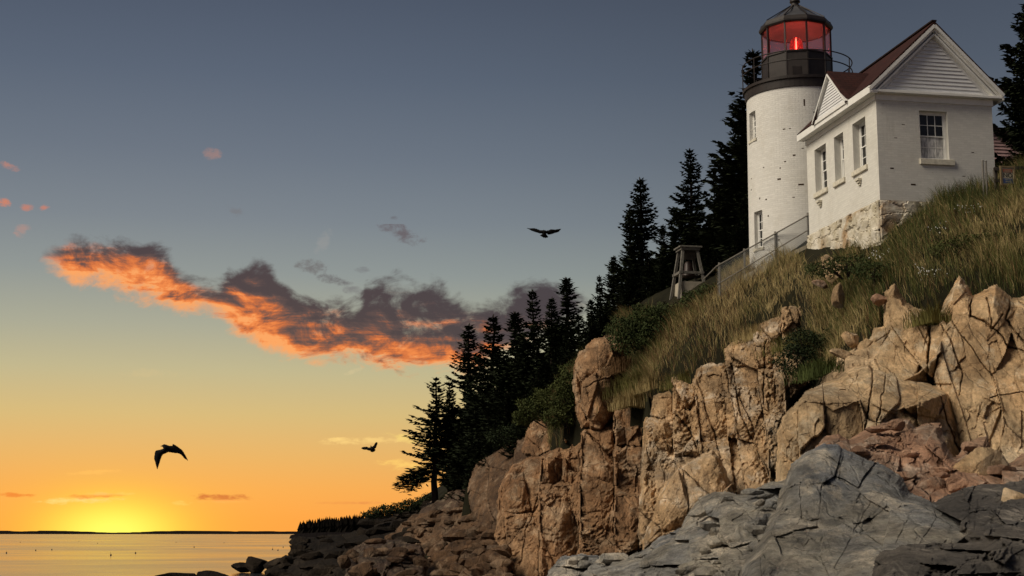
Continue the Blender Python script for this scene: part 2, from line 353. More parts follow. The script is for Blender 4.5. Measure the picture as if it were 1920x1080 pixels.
far_ridge('far_hills', [(-900, 996), (-200, 994.5), (0, 995.2), (40, 997), (90, 995.4), (130, 996), (200, 999), (250, 998.6), (300, 996), (380, 995.3), (440, 996.5), (500, 996), (560, 997), (700, 997), (1400, 995)], 6000, 500, 'low dark land along the horizon', .9)

# ------------------------------------------------------------------ rock masses
def facets(ctrl, U, V, f0):
    """plane facets between the surveyed points (crisp creases), the smooth fit beyond them"""
    from mathutils.geometry import delaunay_2d_cdt
    x0, x1, y0, y1 = U.min() - 20, U.max() + 20, V.min() - 20, V.max() + 20; ex = [(x, y) for x in (x0, (x0 + x1) / 2, x1) for y in (y0, y1)] + [(x0, (y0 + y1) / 2), (x1, (y0 + y1) / 2)]
    pts = [(c[0], c[1], c[2]) for c in ctrl] + [(x, y, float(f0(np.array([x]), np.array([y]))[0])) for x, y in ex]
    vs, _, fs, ov, _, _ = delaunay_2d_cdt([Vector(q[:2]) for q in pts], [], [], 0, 1e-4); zz = [pts[o[0]][2] if o else 0 for o in ov]
    out = f0(U, V)
    for a, b, c in fs:
        A, B_, C_ = vs[a], vs[b], vs[c]; det = (B_.y - C_.y) * (A.x - C_.x) + (C_.x - B_.x) * (A.y - C_.y)
        if abs(det) < 1e-6: continue
        l0 = ((B_.y - C_.y) * (U - C_.x) + (C_.x - B_.x) * (V - C_.y)) / det; l1 = ((C_.y - A.y) * (U - C_.x) + (A.x - C_.x) * (V - C_.y)) / det; l2 = 1 - l0 - l1
        k = (l0 >= -1e-6) & (l1 >= -1e-6) & (l2 >= -1e-6); out = np.where(k, l0 * zz[a] + l1 * zz[b] + l2 * zz[c], out)
    return out
MASSES = []
def rock_mass(name, label, poly, ctrl, m, size=(70, 120), roll=0., step=1.7, a1=.30, t1=.45, c1=.35, a2=.11, c2=.12, fine=.05, edge=.9, seed=1, cracks=(), warp=.09, sub=.42, flat=.55, flatx=.75, ch=1., det=.8, piece='rock_block', wob=5., smallest=60):
    xs = [q[0] for q in poly]; ys = [q[1] for q in poly]
    U, V = np.meshgrid(np.arange(min(xs) - 8, max(xs) + 8, step), np.arange(min(ys) - 8, max(ys) + 8, step))
    fY = ctrl if callable(ctrl) else tps(ctrl); MASSES.append((poly, fY)); wv = np.stack([U / 22., V / 22., U * 0 + seed], -1); Y0 = fY(U + 5 * fbm(wv * .8, 4, seed + 80, .6), V + 6 * fbm(wv * .8 + 9, 4, seed + 81, .6)) if callable(ctrl) else facets(ctrl, U + .7 * fbm(wv, 3, seed + 80), V + .7 * fbm(wv + 9, 3, seed + 81), fY); P = at_arr(U, V, Y0); mpp = Y0 / 2840.
    wv = np.stack([U / 22., V / 22., U * 0 + seed], -1)
    Uw = U + wob * fbm(wv, 4, seed + 60, .6); Vw = V + wob * fbm(wv + 40, 4, seed + 61, .6)
    inside = inpoly(Uw, Vw, poly); ed = segdist(Uw, Vw, poly, True) * mpp
    cr, sr = math.cos(math.radians(roll)), math.sin(math.radians(roll)); R = np.array([[cr, 0, sr], [0, 1, 0], [-sr, 0, cr]])
    size = np.array(size, float); Q = np.stack([(U * cr - V * sr) / size[0], (U * sr + V * cr) / size[1], U * 0], -1) + seed * 7.31
    Q[..., 2] = .5; flat3 = np.array([1, 1, .0]); wq = Q * np.array([1.6, 1.6, 1.])
    Qr = Q.copy(); Q = Q + warp * flat3 * np.stack([fbm(wq, 4, seed + k) for k in (1, 2, 3)], -1)
    def cells(Qc, px, sd2, raw):
        # flat pattern of blocks: nearest seed, gap to the next one, metres from the seed along and across (unwarped, so faces stay plane)
        F1, F2, ID, OF = worley(Qc, sd2); OF = OF - (Qc - raw); return F1, F2, ID, OF[..., 0] * px[0] * mpp, -OF[..., 1] * px[1] * mpp
    F1, F2, ID, ox, oz = cells(Q, size, seed, Qr)
    gz_ = np.gradient(Y0, axis=0) / np.minimum(np.gradient(P[..., 2], axis=0), -1e-4); gz_ = np.clip(gz_, -1.5, 1.5); gx0 = np.clip(np.gradient(Y0, axis=1) / np.maximum(np.gradient(P[..., 0], axis=1), 1e-4), -3., 3.)
    def block(I, x, z, hx, hz, k):
        # an angular block: front plane with chamfers falling back to the top, left, right and foot; metres, positive = away
        r = [idr(I, q) for q in range(20, 32)]
        fr = t1 * (r[0] * x + .5 * r[1] * z)
        tp = fr * .4 + (1.15 + .75 * r[2]) * (z - hz * (.40 + .34 * r[3]) + .35 * r[8] * x)
        lf = fr * .3 + (.95 + .75 * r[4]) * (-x - hx * (.42 + .34 * r[5]) + .18 * r[9] * z)
        rt = fr * .3 + (.95 + .75 * r[6]) * (x - hx * (.42 + .34 * r[7]) + .18 * r[10] * z)
        ft = .9 * (-z - hz * (.75 + .2 * r[11]))
        return np.maximum(fr, np.minimum(k * np.maximum(np.maximum(tp, ft), np.maximum(lf, rt)), 1.1 * hx * k + .15))
    hx = size[0] * mpp * .5; hz_ = size[1] * mpp * .5
    D = a1 * idr(ID, 1) - flat * gz_ * oz - flatx * gx0 * ox + block(ID, ox, oz, hx, hz_, ch)
    Q2 = Q / sub; Q2[..., 2] = .5; Q2 = Q2 + .07 * flat3 * np.stack([fbm(Q2 * 1.8, 3, seed + k) for k in (7, 8, 9)], -1)
    G1, G2, JD, gx_, gz2 = cells(Q2, size * sub, seed + 5, Qr / sub); msk = sstep(-.30, .15, fbm(wq * .9, 3, seed + 30))
    D = D + (a2 * idr(JD, 1) + block(JD, gx_, gz2, hx * sub, hz_ * sub, ch * .8)) * (.06 + .94 * msk) * det
    Q3 = Q2 / .40; Q3[..., 2] = .5; Q3 = Q3 + .10 * flat3 * np.stack([fbm(Q3, 2, seed + k) for k in (17, 18, 19)], -1); K1, K2, KD, kx, kz = cells(Q3, size * sub * .40, seed + 9, Qr / sub / .40)
    D = D + det * (.40 * a2 * idr(KD, 1) + block(KD, kx, kz, hx * sub * .4, hz_ * sub * .4, ch * .8)) * (.05 + .95 * sstep(.0, .35, fbm(wq * 1.4 + 9, 3, seed + 31)))
    D = D + .5 * c1 * np.clip(idr(ID, 6), 0, 1) * (1 - sstep(0, .03, F2 - F1))
    Pn = (P @ R.T) * np.array([2.2, 2.2, 1.1])
    D = D + fine * fbm(Pn * 3.2, 5, seed + 40, .72) * .8
    Ps = (P @ R.T) * np.array([5.5, 5.5, .75]); D = D + fine * 1.0 * np.abs(fbm(Ps, 4, seed + 48, .6)) * sstep(-.2, .3, fbm(Q * .6 + 5, 2, seed + 49))
    for c in cracks:
        pts = c[0] if isinstance(c, tuple) else c; wd, dp = (c[1], c[2]) if isinstance(c, tuple) else (3.2, .7)
        sd_ = segdist(Uw, Vw, pts, False); D = D + .45 * dp * np.exp(-(sd_ / (wd * .42 * (1 + .5 * fbm(wv * 1.5, 2, seed + 70)))) ** 2)
    e = np.clip(ed / edge, 0, 1); D = D + edge * (1 - np.sqrt(np.clip(1 - (1 - e) ** 2, 0, 1))) * 1.1 + .9 * (1 - sstep(0, .16, ed))
    P = at_arr(U, V, Y0 + D); h, w = U.shape
    fin = inside[:-1, :-1] & inside[1:, :-1] & inside[:-1, 1:] & inside[1:, 1:]
    lab = ID[:-1, :-1].copy(); lab[~fin] = 0
    for _ in range(6):
        u, inv, cnt = np.unique(lab, return_inverse=True, return_counts=True); inv = inv.reshape(lab.shape); tiny = (cnt[inv] < smallest) & fin
        if not tiny.any(): break
        for sh in ((0, 1), (0, -1), (1, 0), (-1, 0)):
            nb = np.roll(lab, sh, (0, 1)); ok = tiny & (nb != 0) & (nb != lab); lab[ok] = nb[ok]
    idx = np.arange(h * w).reshape(h, w); quads = np.stack([idx[1:, :-1], idx[1:, 1:], idx[:-1, 1:], idx[:-1, :-1]], -1)
    root = empty(name, tuple(at(np.mean(xs), max(ys), float(np.mean(Y0[inside]))))); root['kind'] = 'structure'; root['label'] = label
    base = np.array(root.location); Pf = P.reshape(-1, 3) - base
    for u in np.unique(lab[fin]):
        if u == 0: continue
        q = quads[fin & (lab == u)]; vi, inv = np.unique(q, return_inverse=True)
        link(piece, meshdata(piece, Pf[vi], inv.reshape(-1, 4).astype(int)), root, m)
    return root

def columns(cols, yref):
    # upright columns of a jointed face: (x0, x1, [(y, distance)...], tilt, lean)
    def f(U, V):
        U = np.asarray(U, float); V = np.asarray(V, float); best = np.full(U.shape, 1e9); out = np.zeros(U.shape)
        for x0, x1, prof, tilt, lean in cols:
            xs = U - lean * (V - yref); d = np.maximum(np.maximum(x0 - xs, xs - x1), 0); k = d < best
            ft = np.clip((xs - x0) / (x1 - x0), -.3, 1.3); val = np.interp(V, [q[0] for q in prof], [q[1] for q in prof]) + tilt * (1 - 1.6 * ft) + np.clip(prof[0][0] - V, 0, 80) * .04
            out = np.where(k, val, out); best = np.where(k, d, best)
        return out
    return f
COL_L = columns([(938, 1010, [(885, 67.5), (900, 66), (960, 64.9), (966, 64.2), (1095, 60.5)], .6, 0), (1015, 1084, [(836, 65.2), (858, 63.2), (905, 62.8), (911, 61.9), (1000, 60.4), (1095, 57.5)], .4, 0), (1091, 1149, [(785, 61.7), (810, 60.0), (868, 59.4), (874, 58.5), (960, 57.2), (1075, 54.2)], .4, 0),
    (1156, 1211, [(746, 59.2), (760, 57.4), (798, 57.1), (803, 56.4), (838, 56.1), (843, 55.4), (925, 54.4), (930, 53.5), (1060, 50.8)], .3, 0), (1218, 1246, [(800, 57.5), (880, 55), (960, 52.4), (1040, 49.5)], .2, 0)], 900)
COL_M = columns([(1212, 1256, [(730, 56.2), (742, 55), (880, 52.7), (960, 50.2)], .2, 0), (1264, 1299, [(700, 55.2), (718, 53.4), (765, 53), (770, 52), (850, 50.6), (858, 51.2), (1000, 48)], .5, .1), (1306, 1366, [(660, 54), (688, 52), (745, 50.6), (752, 49.6), (850, 47.9), (960, 45.5)], .5, .15), (1373, 1423, [(618, 52.2), (646, 50), (720, 48.9), (727, 48), (830, 46.2), (960, 43.2)], .45, .15), (1430, 1468, [(585, 50.6), (606, 49), (690, 47.7), (696, 46.8), (800, 44.8), (940, 41.6)], .4, .1), (1475, 1532, [(560, 49.8), (576, 48.4), (640, 47.2), (646, 46.6), (700, 45.6), (760, 44.6), (940, 41)], .2, 0)], 740)

rock_mass('sea_cliff', 'massive ochre slabs at the top right below the house',
    [(1625, 640), (1640, 614), (1655, 610), (1658, 548), (1677, 530), (1700, 567), (1733, 580), (1743, 607), (1760, 597), (1768, 560), (1782, 535), (1800, 515), (1817, 537), (1823, 552), (1853, 540), (1867, 531), (1900, 558), (1935, 548), (2010, 540), (2010, 910), (1760, 910), (1720, 830), (1600, 760), (1535, 730), (1545, 700), (1575, 660), (1600, 655)],
    [(1640, 640, 39.9), (1660, 548, 40.4), (1680, 535, 40), (1733, 583, 39.4), (1743, 607, 39), (1625, 650, 40), (1545, 705, 41.2), (1640, 740, 38.8), (1720, 700, 38.2), (1745, 720, 38.6), (1770, 760, 38.2), (1790, 830, 37.2), (1808, 900, 36), (1760, 600, 38.4), (1765, 660, 37.6), (1785, 720, 36.8), (1812, 800, 35.8), (1835, 880, 34.6), (1782, 535, 39.5), (1817, 540, 39), (1867, 532, 38.4), (1935, 548, 38.2), (2010, 545, 38), (1850, 640, 37.2), (1925, 660, 36.4), (2010, 670, 36), (1880, 760, 35.2), (1930, 760, 34.9), (2010, 760, 34.6), (1870, 900, 33.6), (1930, 900, 33.2), (2010, 900, 33)],
    ROCK_O, (85, 210), 14, 1.6, .40, .50, .35, .10, .10, .05, .7, 3, ch=.8, det=.4, flat=.15, flatx=.3,
    cracks=[([(1745, 610), (1738, 690), (1750, 750), (1790, 840), (1812, 900)], 4.5, 1.2), ([(1760, 597), (1790, 655), (1805, 700), (1800, 740)], 2.5, .5), ([(1823, 552), (1818, 590), (1870, 620), (1890, 650), (1925, 660)], 3.2, .8), ([(1850, 560), (1862, 620), (1880, 590)], 2.6, .6), ([(1893, 560), (1885, 600), (1920, 640)], 3., .8), ([(1855, 745), (1890, 740), (1930, 735)], 2., .3), ([(1700, 570), (1725, 620), (1742, 650)], 2.2, .4)])
rock_mass('sea_cliff', 'broad tan slab with a flat top in front of the right cliff',
    [(1450, 930), (1452, 880), (1457, 807), (1467, 780), (1510, 733), (1533, 723), (1567, 707), (1593, 687), (1633, 675), (1640, 690), (1700, 706), (1770, 725), (1785, 733), (1803, 783), (1815, 820), (1822, 860), (1760, 900), (1600, 900), (1500, 925)],
    [(1533, 722, 37.6), (1567, 707, 38.2), (1600, 690, 38.6), (1635, 677, 39), (1700, 708, 38.2), (1770, 727, 37.6), (1785, 735, 37.2), (1467, 782, 36.2), (1510, 752, 35.6), (1553, 756, 35.2), (1613, 752, 35.0), (1640, 750, 35.2), (1680, 770, 34.6), (1720, 756, 34.8), (1760, 742, 35.6), (1783, 790, 36.2), (1803, 800, 36.8), (1818, 850, 36.6), (1455, 930, 35.6), (1500, 920, 34.9), (1560, 900, 34.5), (1640, 900, 34.0), (1700, 900, 33.8), (1760, 900, 34.2), (1822, 875, 36), (1452, 850, 36.6)],
    ROCK_O, (62, 150), 6, 1.6, .28, .45, .30, .10, .10, .05, .6, 5, det=.4, flat=.1, flatx=.2, ch=.8,
    cracks=[([(1637, 690), (1632, 740), (1622, 800), (1618, 820)], 3.4, .9), ([(1660, 700), (1655, 745), (1640, 810)], 2.6, .6), ([(1510, 735), (1560, 770), (1610, 750), (1680, 775), (1750, 730)], 2.2, -.25), ([(1760, 740), (1775, 790), (1800, 850)], 3., .6)])
rock_mass('sea_cliff', 'fractured tan cliff in the middle beneath the dry grass',
    [(1205, 800), (1213, 762), (1225, 730), (1245, 710), (1265, 700), (1290, 716), (1300, 708), (1303, 690), (1330, 672), (1370, 640), (1400, 622), (1437, 598), (1463, 573), (1487, 563), (1515, 566), (1518, 600), (1500, 630), (1505, 665), (1545, 700), (1530, 718), (1480, 762), (1468, 800), (1470, 880), (1480, 945), (1400, 960), (1300, 990), (1195, 1030), (1200, 900)],
    COL_M,
    ROCK_M, (62, 105), 12, 1.6, .42, .55, .45, .14, .16, .06, .7, 8, flatx=.3, flat=.2, det=.7,
    cracks=[([(1262, 770), (1290, 805), (1310, 840)], 3.5, .9), ([(1300, 690), (1335, 800), (1350, 860)], 2.6, .6), ([(1370, 680), (1390, 780), (1440, 880), (1450, 920)], 2.8, .6), ([(1436, 640), (1430, 760), (1440, 840)], 2.5, .6)])
rock_mass('sea_cliff', 'wedge of rock leaning against the foot of the middle cliff',
    [(1200, 1035), (1222, 965), (1245, 905), (1272, 874), (1300, 860), (1335, 842), (1352, 858), (1372, 905), (1385, 950), (1300, 990), (1250, 1020)],
    [(1210, 1020, 45.6), (1272, 880, 46), (1335, 850, 45.5), (1370, 920, 42.6), (1290, 950, 43.4), (1240, 990, 44.2)],
    ROCK_M, (90, 130), -28, 1.6, .15, .30, .25, .06, .06, .05, .8, 12, det=.4, cracks=[([(1278, 875), (1292, 940), (1290, 985)], 2.6, .6)])
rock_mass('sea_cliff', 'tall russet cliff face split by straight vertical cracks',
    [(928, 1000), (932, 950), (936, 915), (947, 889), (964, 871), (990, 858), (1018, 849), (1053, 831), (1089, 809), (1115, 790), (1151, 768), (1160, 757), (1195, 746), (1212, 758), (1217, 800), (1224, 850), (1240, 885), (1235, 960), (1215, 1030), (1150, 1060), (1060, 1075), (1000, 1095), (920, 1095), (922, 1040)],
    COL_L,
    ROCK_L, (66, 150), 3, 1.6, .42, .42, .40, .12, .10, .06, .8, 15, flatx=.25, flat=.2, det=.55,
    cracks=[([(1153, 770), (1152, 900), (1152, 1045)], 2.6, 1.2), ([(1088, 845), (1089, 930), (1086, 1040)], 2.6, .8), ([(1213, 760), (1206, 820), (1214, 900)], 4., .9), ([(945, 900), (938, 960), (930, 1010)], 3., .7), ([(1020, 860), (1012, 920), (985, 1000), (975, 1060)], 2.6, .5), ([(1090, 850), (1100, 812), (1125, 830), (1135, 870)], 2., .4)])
rock_mass('sea_cliff', 'tall rounded russet block standing up beside the dark forest',
    [(1072, 720), (1075, 680), (1089, 656), (1115, 632), (1150, 623), (1172, 634), (1176, 665), (1170, 705), (1160, 745), (1165, 775), (1130, 812), (1090, 805), (1080, 775)],
    [(1080, 700, 62), (1115, 640, 61.8), (1160, 635, 61.5), (1165, 720, 60.2), (1120, 720, 60.2), (1100, 790, 60.4), (1140, 790, 59.4)],
    ROCK_L, (60, 90), 4, 1.6, .18, .30, .3, .08, .08, .05, 1.1, 18, det=.4, cracks=[([(1160, 640), (1150, 700), (1140, 770)], 2.4, .5), ([(1095, 725), (1125, 712), (1155, 708)], 2.2, .5)])
rock_mass('sea_cliff', 'low russet ridge of broken rock under the green bush',
    [(975, 850), (985, 815), (995, 790), (1010, 777), (1027, 780), (1040, 774), (1072, 770), (1092, 792), (1095, 815), (1050, 840), (1010, 862)],
    [(990, 810, 73), (1040, 780, 71.5), (1085, 795, 69), (1000, 850, 70), (1060, 825, 66)],
    ROCK_L, (24, 40), 10, 1.6, .30, .5, .35, .1, .1, .05, .7, 21)
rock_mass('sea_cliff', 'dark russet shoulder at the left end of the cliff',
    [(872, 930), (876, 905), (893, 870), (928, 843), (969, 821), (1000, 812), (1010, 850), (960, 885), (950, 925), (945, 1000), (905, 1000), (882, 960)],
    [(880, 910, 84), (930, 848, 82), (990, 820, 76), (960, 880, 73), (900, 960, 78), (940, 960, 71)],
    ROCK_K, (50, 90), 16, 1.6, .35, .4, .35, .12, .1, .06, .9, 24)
rock_mass('rock_ledge', 'jumble of pink boulders piled at the foot of the right cliff',
    [(1522, 862), (1528, 838), (1546, 819), (1573, 812), (1593, 822), (1625, 805), (1653, 795), (1680, 786), (1706, 783), (1718, 799), (1740, 790), (1765, 793), (1777, 837), (1792, 858), (1805, 840), (1819, 826), (1851, 818), (1866, 860), (1890, 868), (1930, 842), (2010, 832), (2010, 960), (1765, 960), (1690, 940), (1587, 890)],
    [(1535, 840, 31.2), (1600, 820, 31.6), (1700, 790, 32.4), (1850, 822, 31.6), (2000, 840, 31), (1600, 880, 28.8), (1700, 880, 28.8), (1800, 900, 27.6), (1900, 920, 26.5), (2000, 950, 25.5)],
    ROCK_P, (46, 44), 20, 1.6, .42, .65, .45, .12, .12, .035, .5, 27)
rock_mass('rock_ledge', 'great grey sloping rock with diagonal cracks in the foreground',
    [(1452, 960), (1462, 926), (1484, 870), (1513, 846), (1546, 834), (1573, 833), (1593, 846), (1647, 867), (1691, 893), (1706, 923), (1774, 950), (1825, 985), (1850, 1008), (1800, 1040), (1740, 1100), (1640, 1110), (1385, 1110), (1392, 1060), (1425, 1010), (1440, 970)],
    [(1546, 834, 27.5), (1573, 833, 27.5), (1580, 872, 26.4), (1600, 912, 25.1), (1484, 870, 27), (1513, 846, 27.4), (1500, 905, 25.8), (1545, 900, 25.3), (1462, 930, 26), (1470, 950, 25.2), (1505, 972, 24), (1540, 988, 23.3), (1640, 925, 24.3), (1650, 868, 26.8), (1700, 905, 25.6), (1774, 950, 22.6), (1845, 1005, 19.6), (1700, 985, 21), (1720, 1025, 18.8), (1600, 1000, 21.8), (1440, 1010, 22.2), (1500, 1003, 22.4), (1552, 1012, 21.4), (1440, 1078, 19.4), (1565, 1078, 18.2), (1425, 945, 26.5), (1392, 1000, 24.4), (1400, 1095, 19.5), (1300, 1000, 27), (1250, 1040, 26), (1200, 1095, 23.4), (1650, 1040, 18), (1640, 1100, 15.8), (1760, 1100, 15), (1330, 1060, 23.2)],
    ROCK_G, (80, 100), -34, 1.6, .16, .28, .20, .08, .07, .03, .5, 31, ch=.75, det=1.25, flat=.1, flatx=.15,
    cracks=[([(1630, 945), (1600, 1000), (1562, 1070)], 2.6, .22), ([(1710, 960), (1680, 1020)], 2.4, .2), ([(1540, 995), (1556, 1060), (1565, 1075)], 2., .15), ([(1500, 905), (1505, 980), (1540, 975)], 2.2, .2), ([(1470, 950), (1425, 1040), (1430, 1090)], 2.6, .25), ([(1580, 850), (1575, 900), (1590, 910)], 2.2, .25)])
rock_mass('rock_ledge', 'low layered grey ledges at the foot of the russet cliff',
    [(1010, 1110), (1030, 1066), (1049, 1044), (1089, 1036), (1120, 1040), (1160, 1048), (1209, 1027), (1250, 1000), (1276, 988), (1289, 960), (1311, 933), (1342, 923), (1400, 925), (1449, 900), (1500, 905), (1505, 960), (1470, 1040), (1460, 1110)],
    [(1049, 1048, 42), (1160, 1052, 39.5), (1276, 992, 36), (1342, 926, 35.6), (1449, 904, 32.6), (1495, 940, 29.5), (1030, 1100, 38), (1180, 1095, 31), (1250, 1040, 33.4), (1300, 1040, 30.5), (1350, 975, 32.6), (1400, 975, 30.6), (1420, 1040, 26), (1300, 1100, 26), (1430, 1105, 22)],
    ROCK_G, (72, 34), 16, 1.6, .40, .55, .35, .12, .12, .04, .6, 35)
rock_mass('rock_ledge', 'dark layered ledge across the bottom right corner',
    [(1630, 1110), (1640, 1056), (1648, 1036), (1691, 1021), (1765, 1017), (1842, 1014), (1846, 997), (1866, 987), (1930, 985), (2010, 980), (2010, 1110)],
    [(1650, 1040, 15.6), (1760, 1020, 15.8), (1860, 992, 15.8), (2000, 985, 15.5), (1640, 1100, 13.4), (1800, 1095, 12.9), (2000, 1095, 12.4), (1900, 1040, 14)],
    ROCK_D, (120, 24), 4, 1.6, .12, .35, .12, .05, .06, .02, .25, 39, ch=.7)
rock_mass('rock_ledge', 'dark and tan slabs between the pink boulders and the corner ledge',
    [(1730, 965), (1745, 945), (1777, 925), (1824, 910), (1884, 905), (1930, 895), (2010, 890), (2010, 1020), (1840, 1030), (1790, 1000)],
    [(1745, 955, 23.8), (1824, 915, 24), (1900, 905, 24), (2000, 900, 23.5), (1800, 975, 20.6), (1850, 1010, 18), (1950, 990, 19), (2000, 1010, 18)],
    ROCK_D, (62, 34), 8, 1.6, .30, .55, .3, .1, .1, .03, .45, 43)
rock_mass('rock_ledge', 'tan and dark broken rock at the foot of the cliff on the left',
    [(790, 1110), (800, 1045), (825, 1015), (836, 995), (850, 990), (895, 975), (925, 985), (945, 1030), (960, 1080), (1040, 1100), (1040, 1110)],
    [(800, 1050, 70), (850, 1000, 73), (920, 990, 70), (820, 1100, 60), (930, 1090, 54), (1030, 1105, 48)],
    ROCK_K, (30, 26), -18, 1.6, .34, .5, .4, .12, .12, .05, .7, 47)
rock_mass('rock_ledge', 'brown ledge with vertical joints below the lone spruces',
    [(735, 1010), (745, 990), (772, 966), (800, 960), (842, 953), (866, 948), (893, 948), (898, 970), (900, 1010), (850, 1025), (780, 1030)],
    [(745, 995, 92), (800, 965, 90), (890, 952, 84), (760, 1020, 86), (890, 1000, 78), (830, 1015, 80)],
    ROCK_K, (24, 50), 8, 1.6, .35, .45, .45, .12, .12, .06, .7, 51)
rock_mass('rock_ledge', 'dark rounded shoulder of rock under the lone spruces',
    [(780, 975), (792, 950), (808, 938), (825, 936), (838, 920), (860, 912), (885, 915), (895, 950), (850, 965), (800, 985)],
    [(790, 955, 99), (825, 940, 98), (880, 920, 92), (800, 975, 95), (880, 950, 88)],
    ROCK_N, (50, 40), -10, 1.6, .25, .35, .3, .1, .1, .05, 1., 53)
rock_mass('rock_ledge', 'brown flat-topped block of rock at the waterside',
    [(640, 1110), (648, 1050), (655, 1030), (680, 1016), (710, 1012), (745, 1013), (790, 1020), (799, 1045), (805, 1110)],
    [(655, 1035, 66), (700, 1014, 69), (790, 1022, 67), (650, 1100, 60), (720, 1060, 60.5), (740, 1020, 66), (800, 1100, 58)],
    ROCK_N, (46, 44), 4, 1.6, .30, .35, .35, .1, .1, .05, .7, 55, cracks=[([(740, 1020), (735, 1060), (715, 1090)], 3., .8)])
rock_mass('rock_ledge', 'wet ledges in backlit black running out to the sea',
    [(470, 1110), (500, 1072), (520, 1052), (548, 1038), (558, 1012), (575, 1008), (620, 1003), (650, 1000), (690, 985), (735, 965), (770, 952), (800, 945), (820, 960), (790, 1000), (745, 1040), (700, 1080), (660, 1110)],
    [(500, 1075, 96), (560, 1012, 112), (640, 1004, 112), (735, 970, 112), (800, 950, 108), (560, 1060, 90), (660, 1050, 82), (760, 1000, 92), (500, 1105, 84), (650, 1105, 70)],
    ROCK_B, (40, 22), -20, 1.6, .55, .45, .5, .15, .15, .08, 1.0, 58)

rock_mass('sea_cliff', 'ochre cliff carrying on to the right of the slabs',
    [(1985, 560), (2010, 540), (2080, 535), (2120, 520), (2180, 540), (2240, 525), (2300, 545), (2380, 540), (2380, 930), (1985, 930)],
    [(1995, 560, 38.2), (2080, 545, 37.6), (2150, 555, 36.4), (2240, 540, 36), (2370, 555, 34.2), (1995, 760, 35), (2070, 740, 33.6), (2150, 760, 33.4), (2250, 740, 31.6), (2370, 760, 31), (1995, 930, 33), (2150, 930, 30.5), (2370, 930, 28.5)],
    ROCK_O, (85, 190), 10, 3.0, .40, .50, .35, .10, .10, .05, .7, 61, det=.5, flat=.2, flatx=.3)
rock_mass('rock_ledge', 'dark ledges carrying on to the right of the corner ledge',
    [(1985, 920), (2060, 880), (2150, 890), (2250, 870), (2380, 880), (2380, 1120), (1985, 1120)],
    [(1990, 925, 24.5), (2150, 895, 24.5), (2370, 885, 23), (1990, 1020, 18), (2150, 1010, 18), (2370, 1000, 16.5), (1990, 1110, 12.4), (2370, 1110, 11.5)],
    ROCK_D, (90, 40), 6, 3.0, .2, .45, .2, .07, .07, .03, .4, 65, ch=.8)

# ------------------------------------------------------------------ hillside sheet
HC = [(1345, 536, 55.0), (1400, 514, 53.4), (1460, 500, 52.2), (1490, 495, 51.4), (1990, 322, 46), (1920, 342, 46.5), (1866, 352, 46.6), (1760, 392, 45.6), (1650, 455, 45.4), (1580, 498, 47.2), (1515, 512, 50.6), (1330, 545, 58.5), (1280, 568, 60.6), (1200, 600, 62), (1150, 632, 63),
      (1800, 455, 43.2), (1900, 450, 42.5), (1700, 500, 42.8), (1600, 550, 43.8), (1500, 575, 47), (1400, 600, 50.5), (1300, 650, 53.6), (1200, 700, 57),
      (1990, 580, 39.5), (1900, 575, 39.6), (1780, 570, 40), (1700, 600, 40.5), (1630, 650, 41.5), (1540, 700, 43), (1480, 610, 47.5), (1250, 735, 55.5), (1180, 750, 58.5),
      (1100, 660, 66), (1050, 735, 70), (1000, 805, 75.5), (930, 845, 83), (880, 893, 90), (820, 942, 99), (770, 965, 107), (700, 985, 118),
      (1700, 820, 40), (1900, 800, 39), (1500, 900, 45.5), (1300, 900, 52), (1100, 950, 63), (950, 985, 74), (880, 1000, 90)]
hp = [tuple(at(*c)) for c in HC]
hp += [(20, 56, 14.6), (30, 60, 15), (30, 80, 15.5), (14, 66, 13.2), (11.2, 58, 13.4), (12, 80, 13.6), (4, 100, 11), (0, 130, 8), (-4, 150, 5), (30, 120, 15), (60, 60, 16), (45, 40, 15.5), (30, 34, 13), (60, 200, 12), (10, 200, 8), (-10, 190, 2), (100, 100, 16), (100, 0, 10), (40, 10, 6),
       (-14, 115, -1.5), (-16, 140, -2), (-20, 200, -3), (-30, 100, -3), (-20, 60, -2.5), (-12, 40, -1.5), (-14, 80, -2.5), (-40, 30, -3), (-40, 0, -3), (-10, 15, -.6), (0, 8, .9), (8, 10, 1.3), (6, 20, .6), (14, 22, 1.5), (12, 28, 2.), (3, 35, .6), (0, 50, .2), (-4, 75, -.6), (0, -10, .8), (20, -10, 2.), (-30, -10, -1.5), (25, 20, 3.), (-60, 80, -4), (-60, 200, -4)]
hz = tps([(x, y, z) for x, y, z in hp])
gx = np.concatenate([np.arange(-60, -12, 4.), np.arange(-12, 28, .45), np.arange(28, 101, 4.)]); gy = np.concatenate([np.arange(-10, 30, 3.), np.arange(30, 112, .5), np.arange(112, 202, 5.)])
GX, GY = np.meshgrid(gx, gy); GZ = hz(GX, GY)
GZ = GZ + .16 * fbm(np.stack([GX * .5, GY * .5, GX * 0], -1), 4, 21)
# the sheet keeps behind and below the rock faces
for _ in range(60):
    PX, PY = proj(np.stack([GX, GY, GZ], -1)); bad = np.zeros(GX.shape, bool)
    for poly, fY in MASSES:
        k = inpoly(PX, PY, [(x, y + 3) for x, y in poly]) & (GY > 5)
        if k.any():
            kk = np.where(k); bad[kk] |= GY[kk] < fY(PX[kk], PY[kk]) + 4.5
    bad &= GZ > -3
    if not bad.any(): break
    GZ = np.where(bad, GZ - .35, GZ)
def ground(x, y):
    """height of the hillside sheet"""
    i = int(np.clip(np.searchsorted(gx, x) - 1, 0, len(gx) - 2)); j = int(np.clip(np.searchsorted(gy, y) - 1, 0, len(gy) - 2))
    a = (x - gx[i]) / (gx[i + 1] - gx[i]); c = (y - gy[j]) / (gy[j + 1] - gy[j])
    return float(GZ[j, i] * (1 - a) * (1 - c) + GZ[j, i + 1] * a * (1 - c) + GZ[j + 1, i] * (1 - a) * c + GZ[j + 1, i + 1] * a * c)
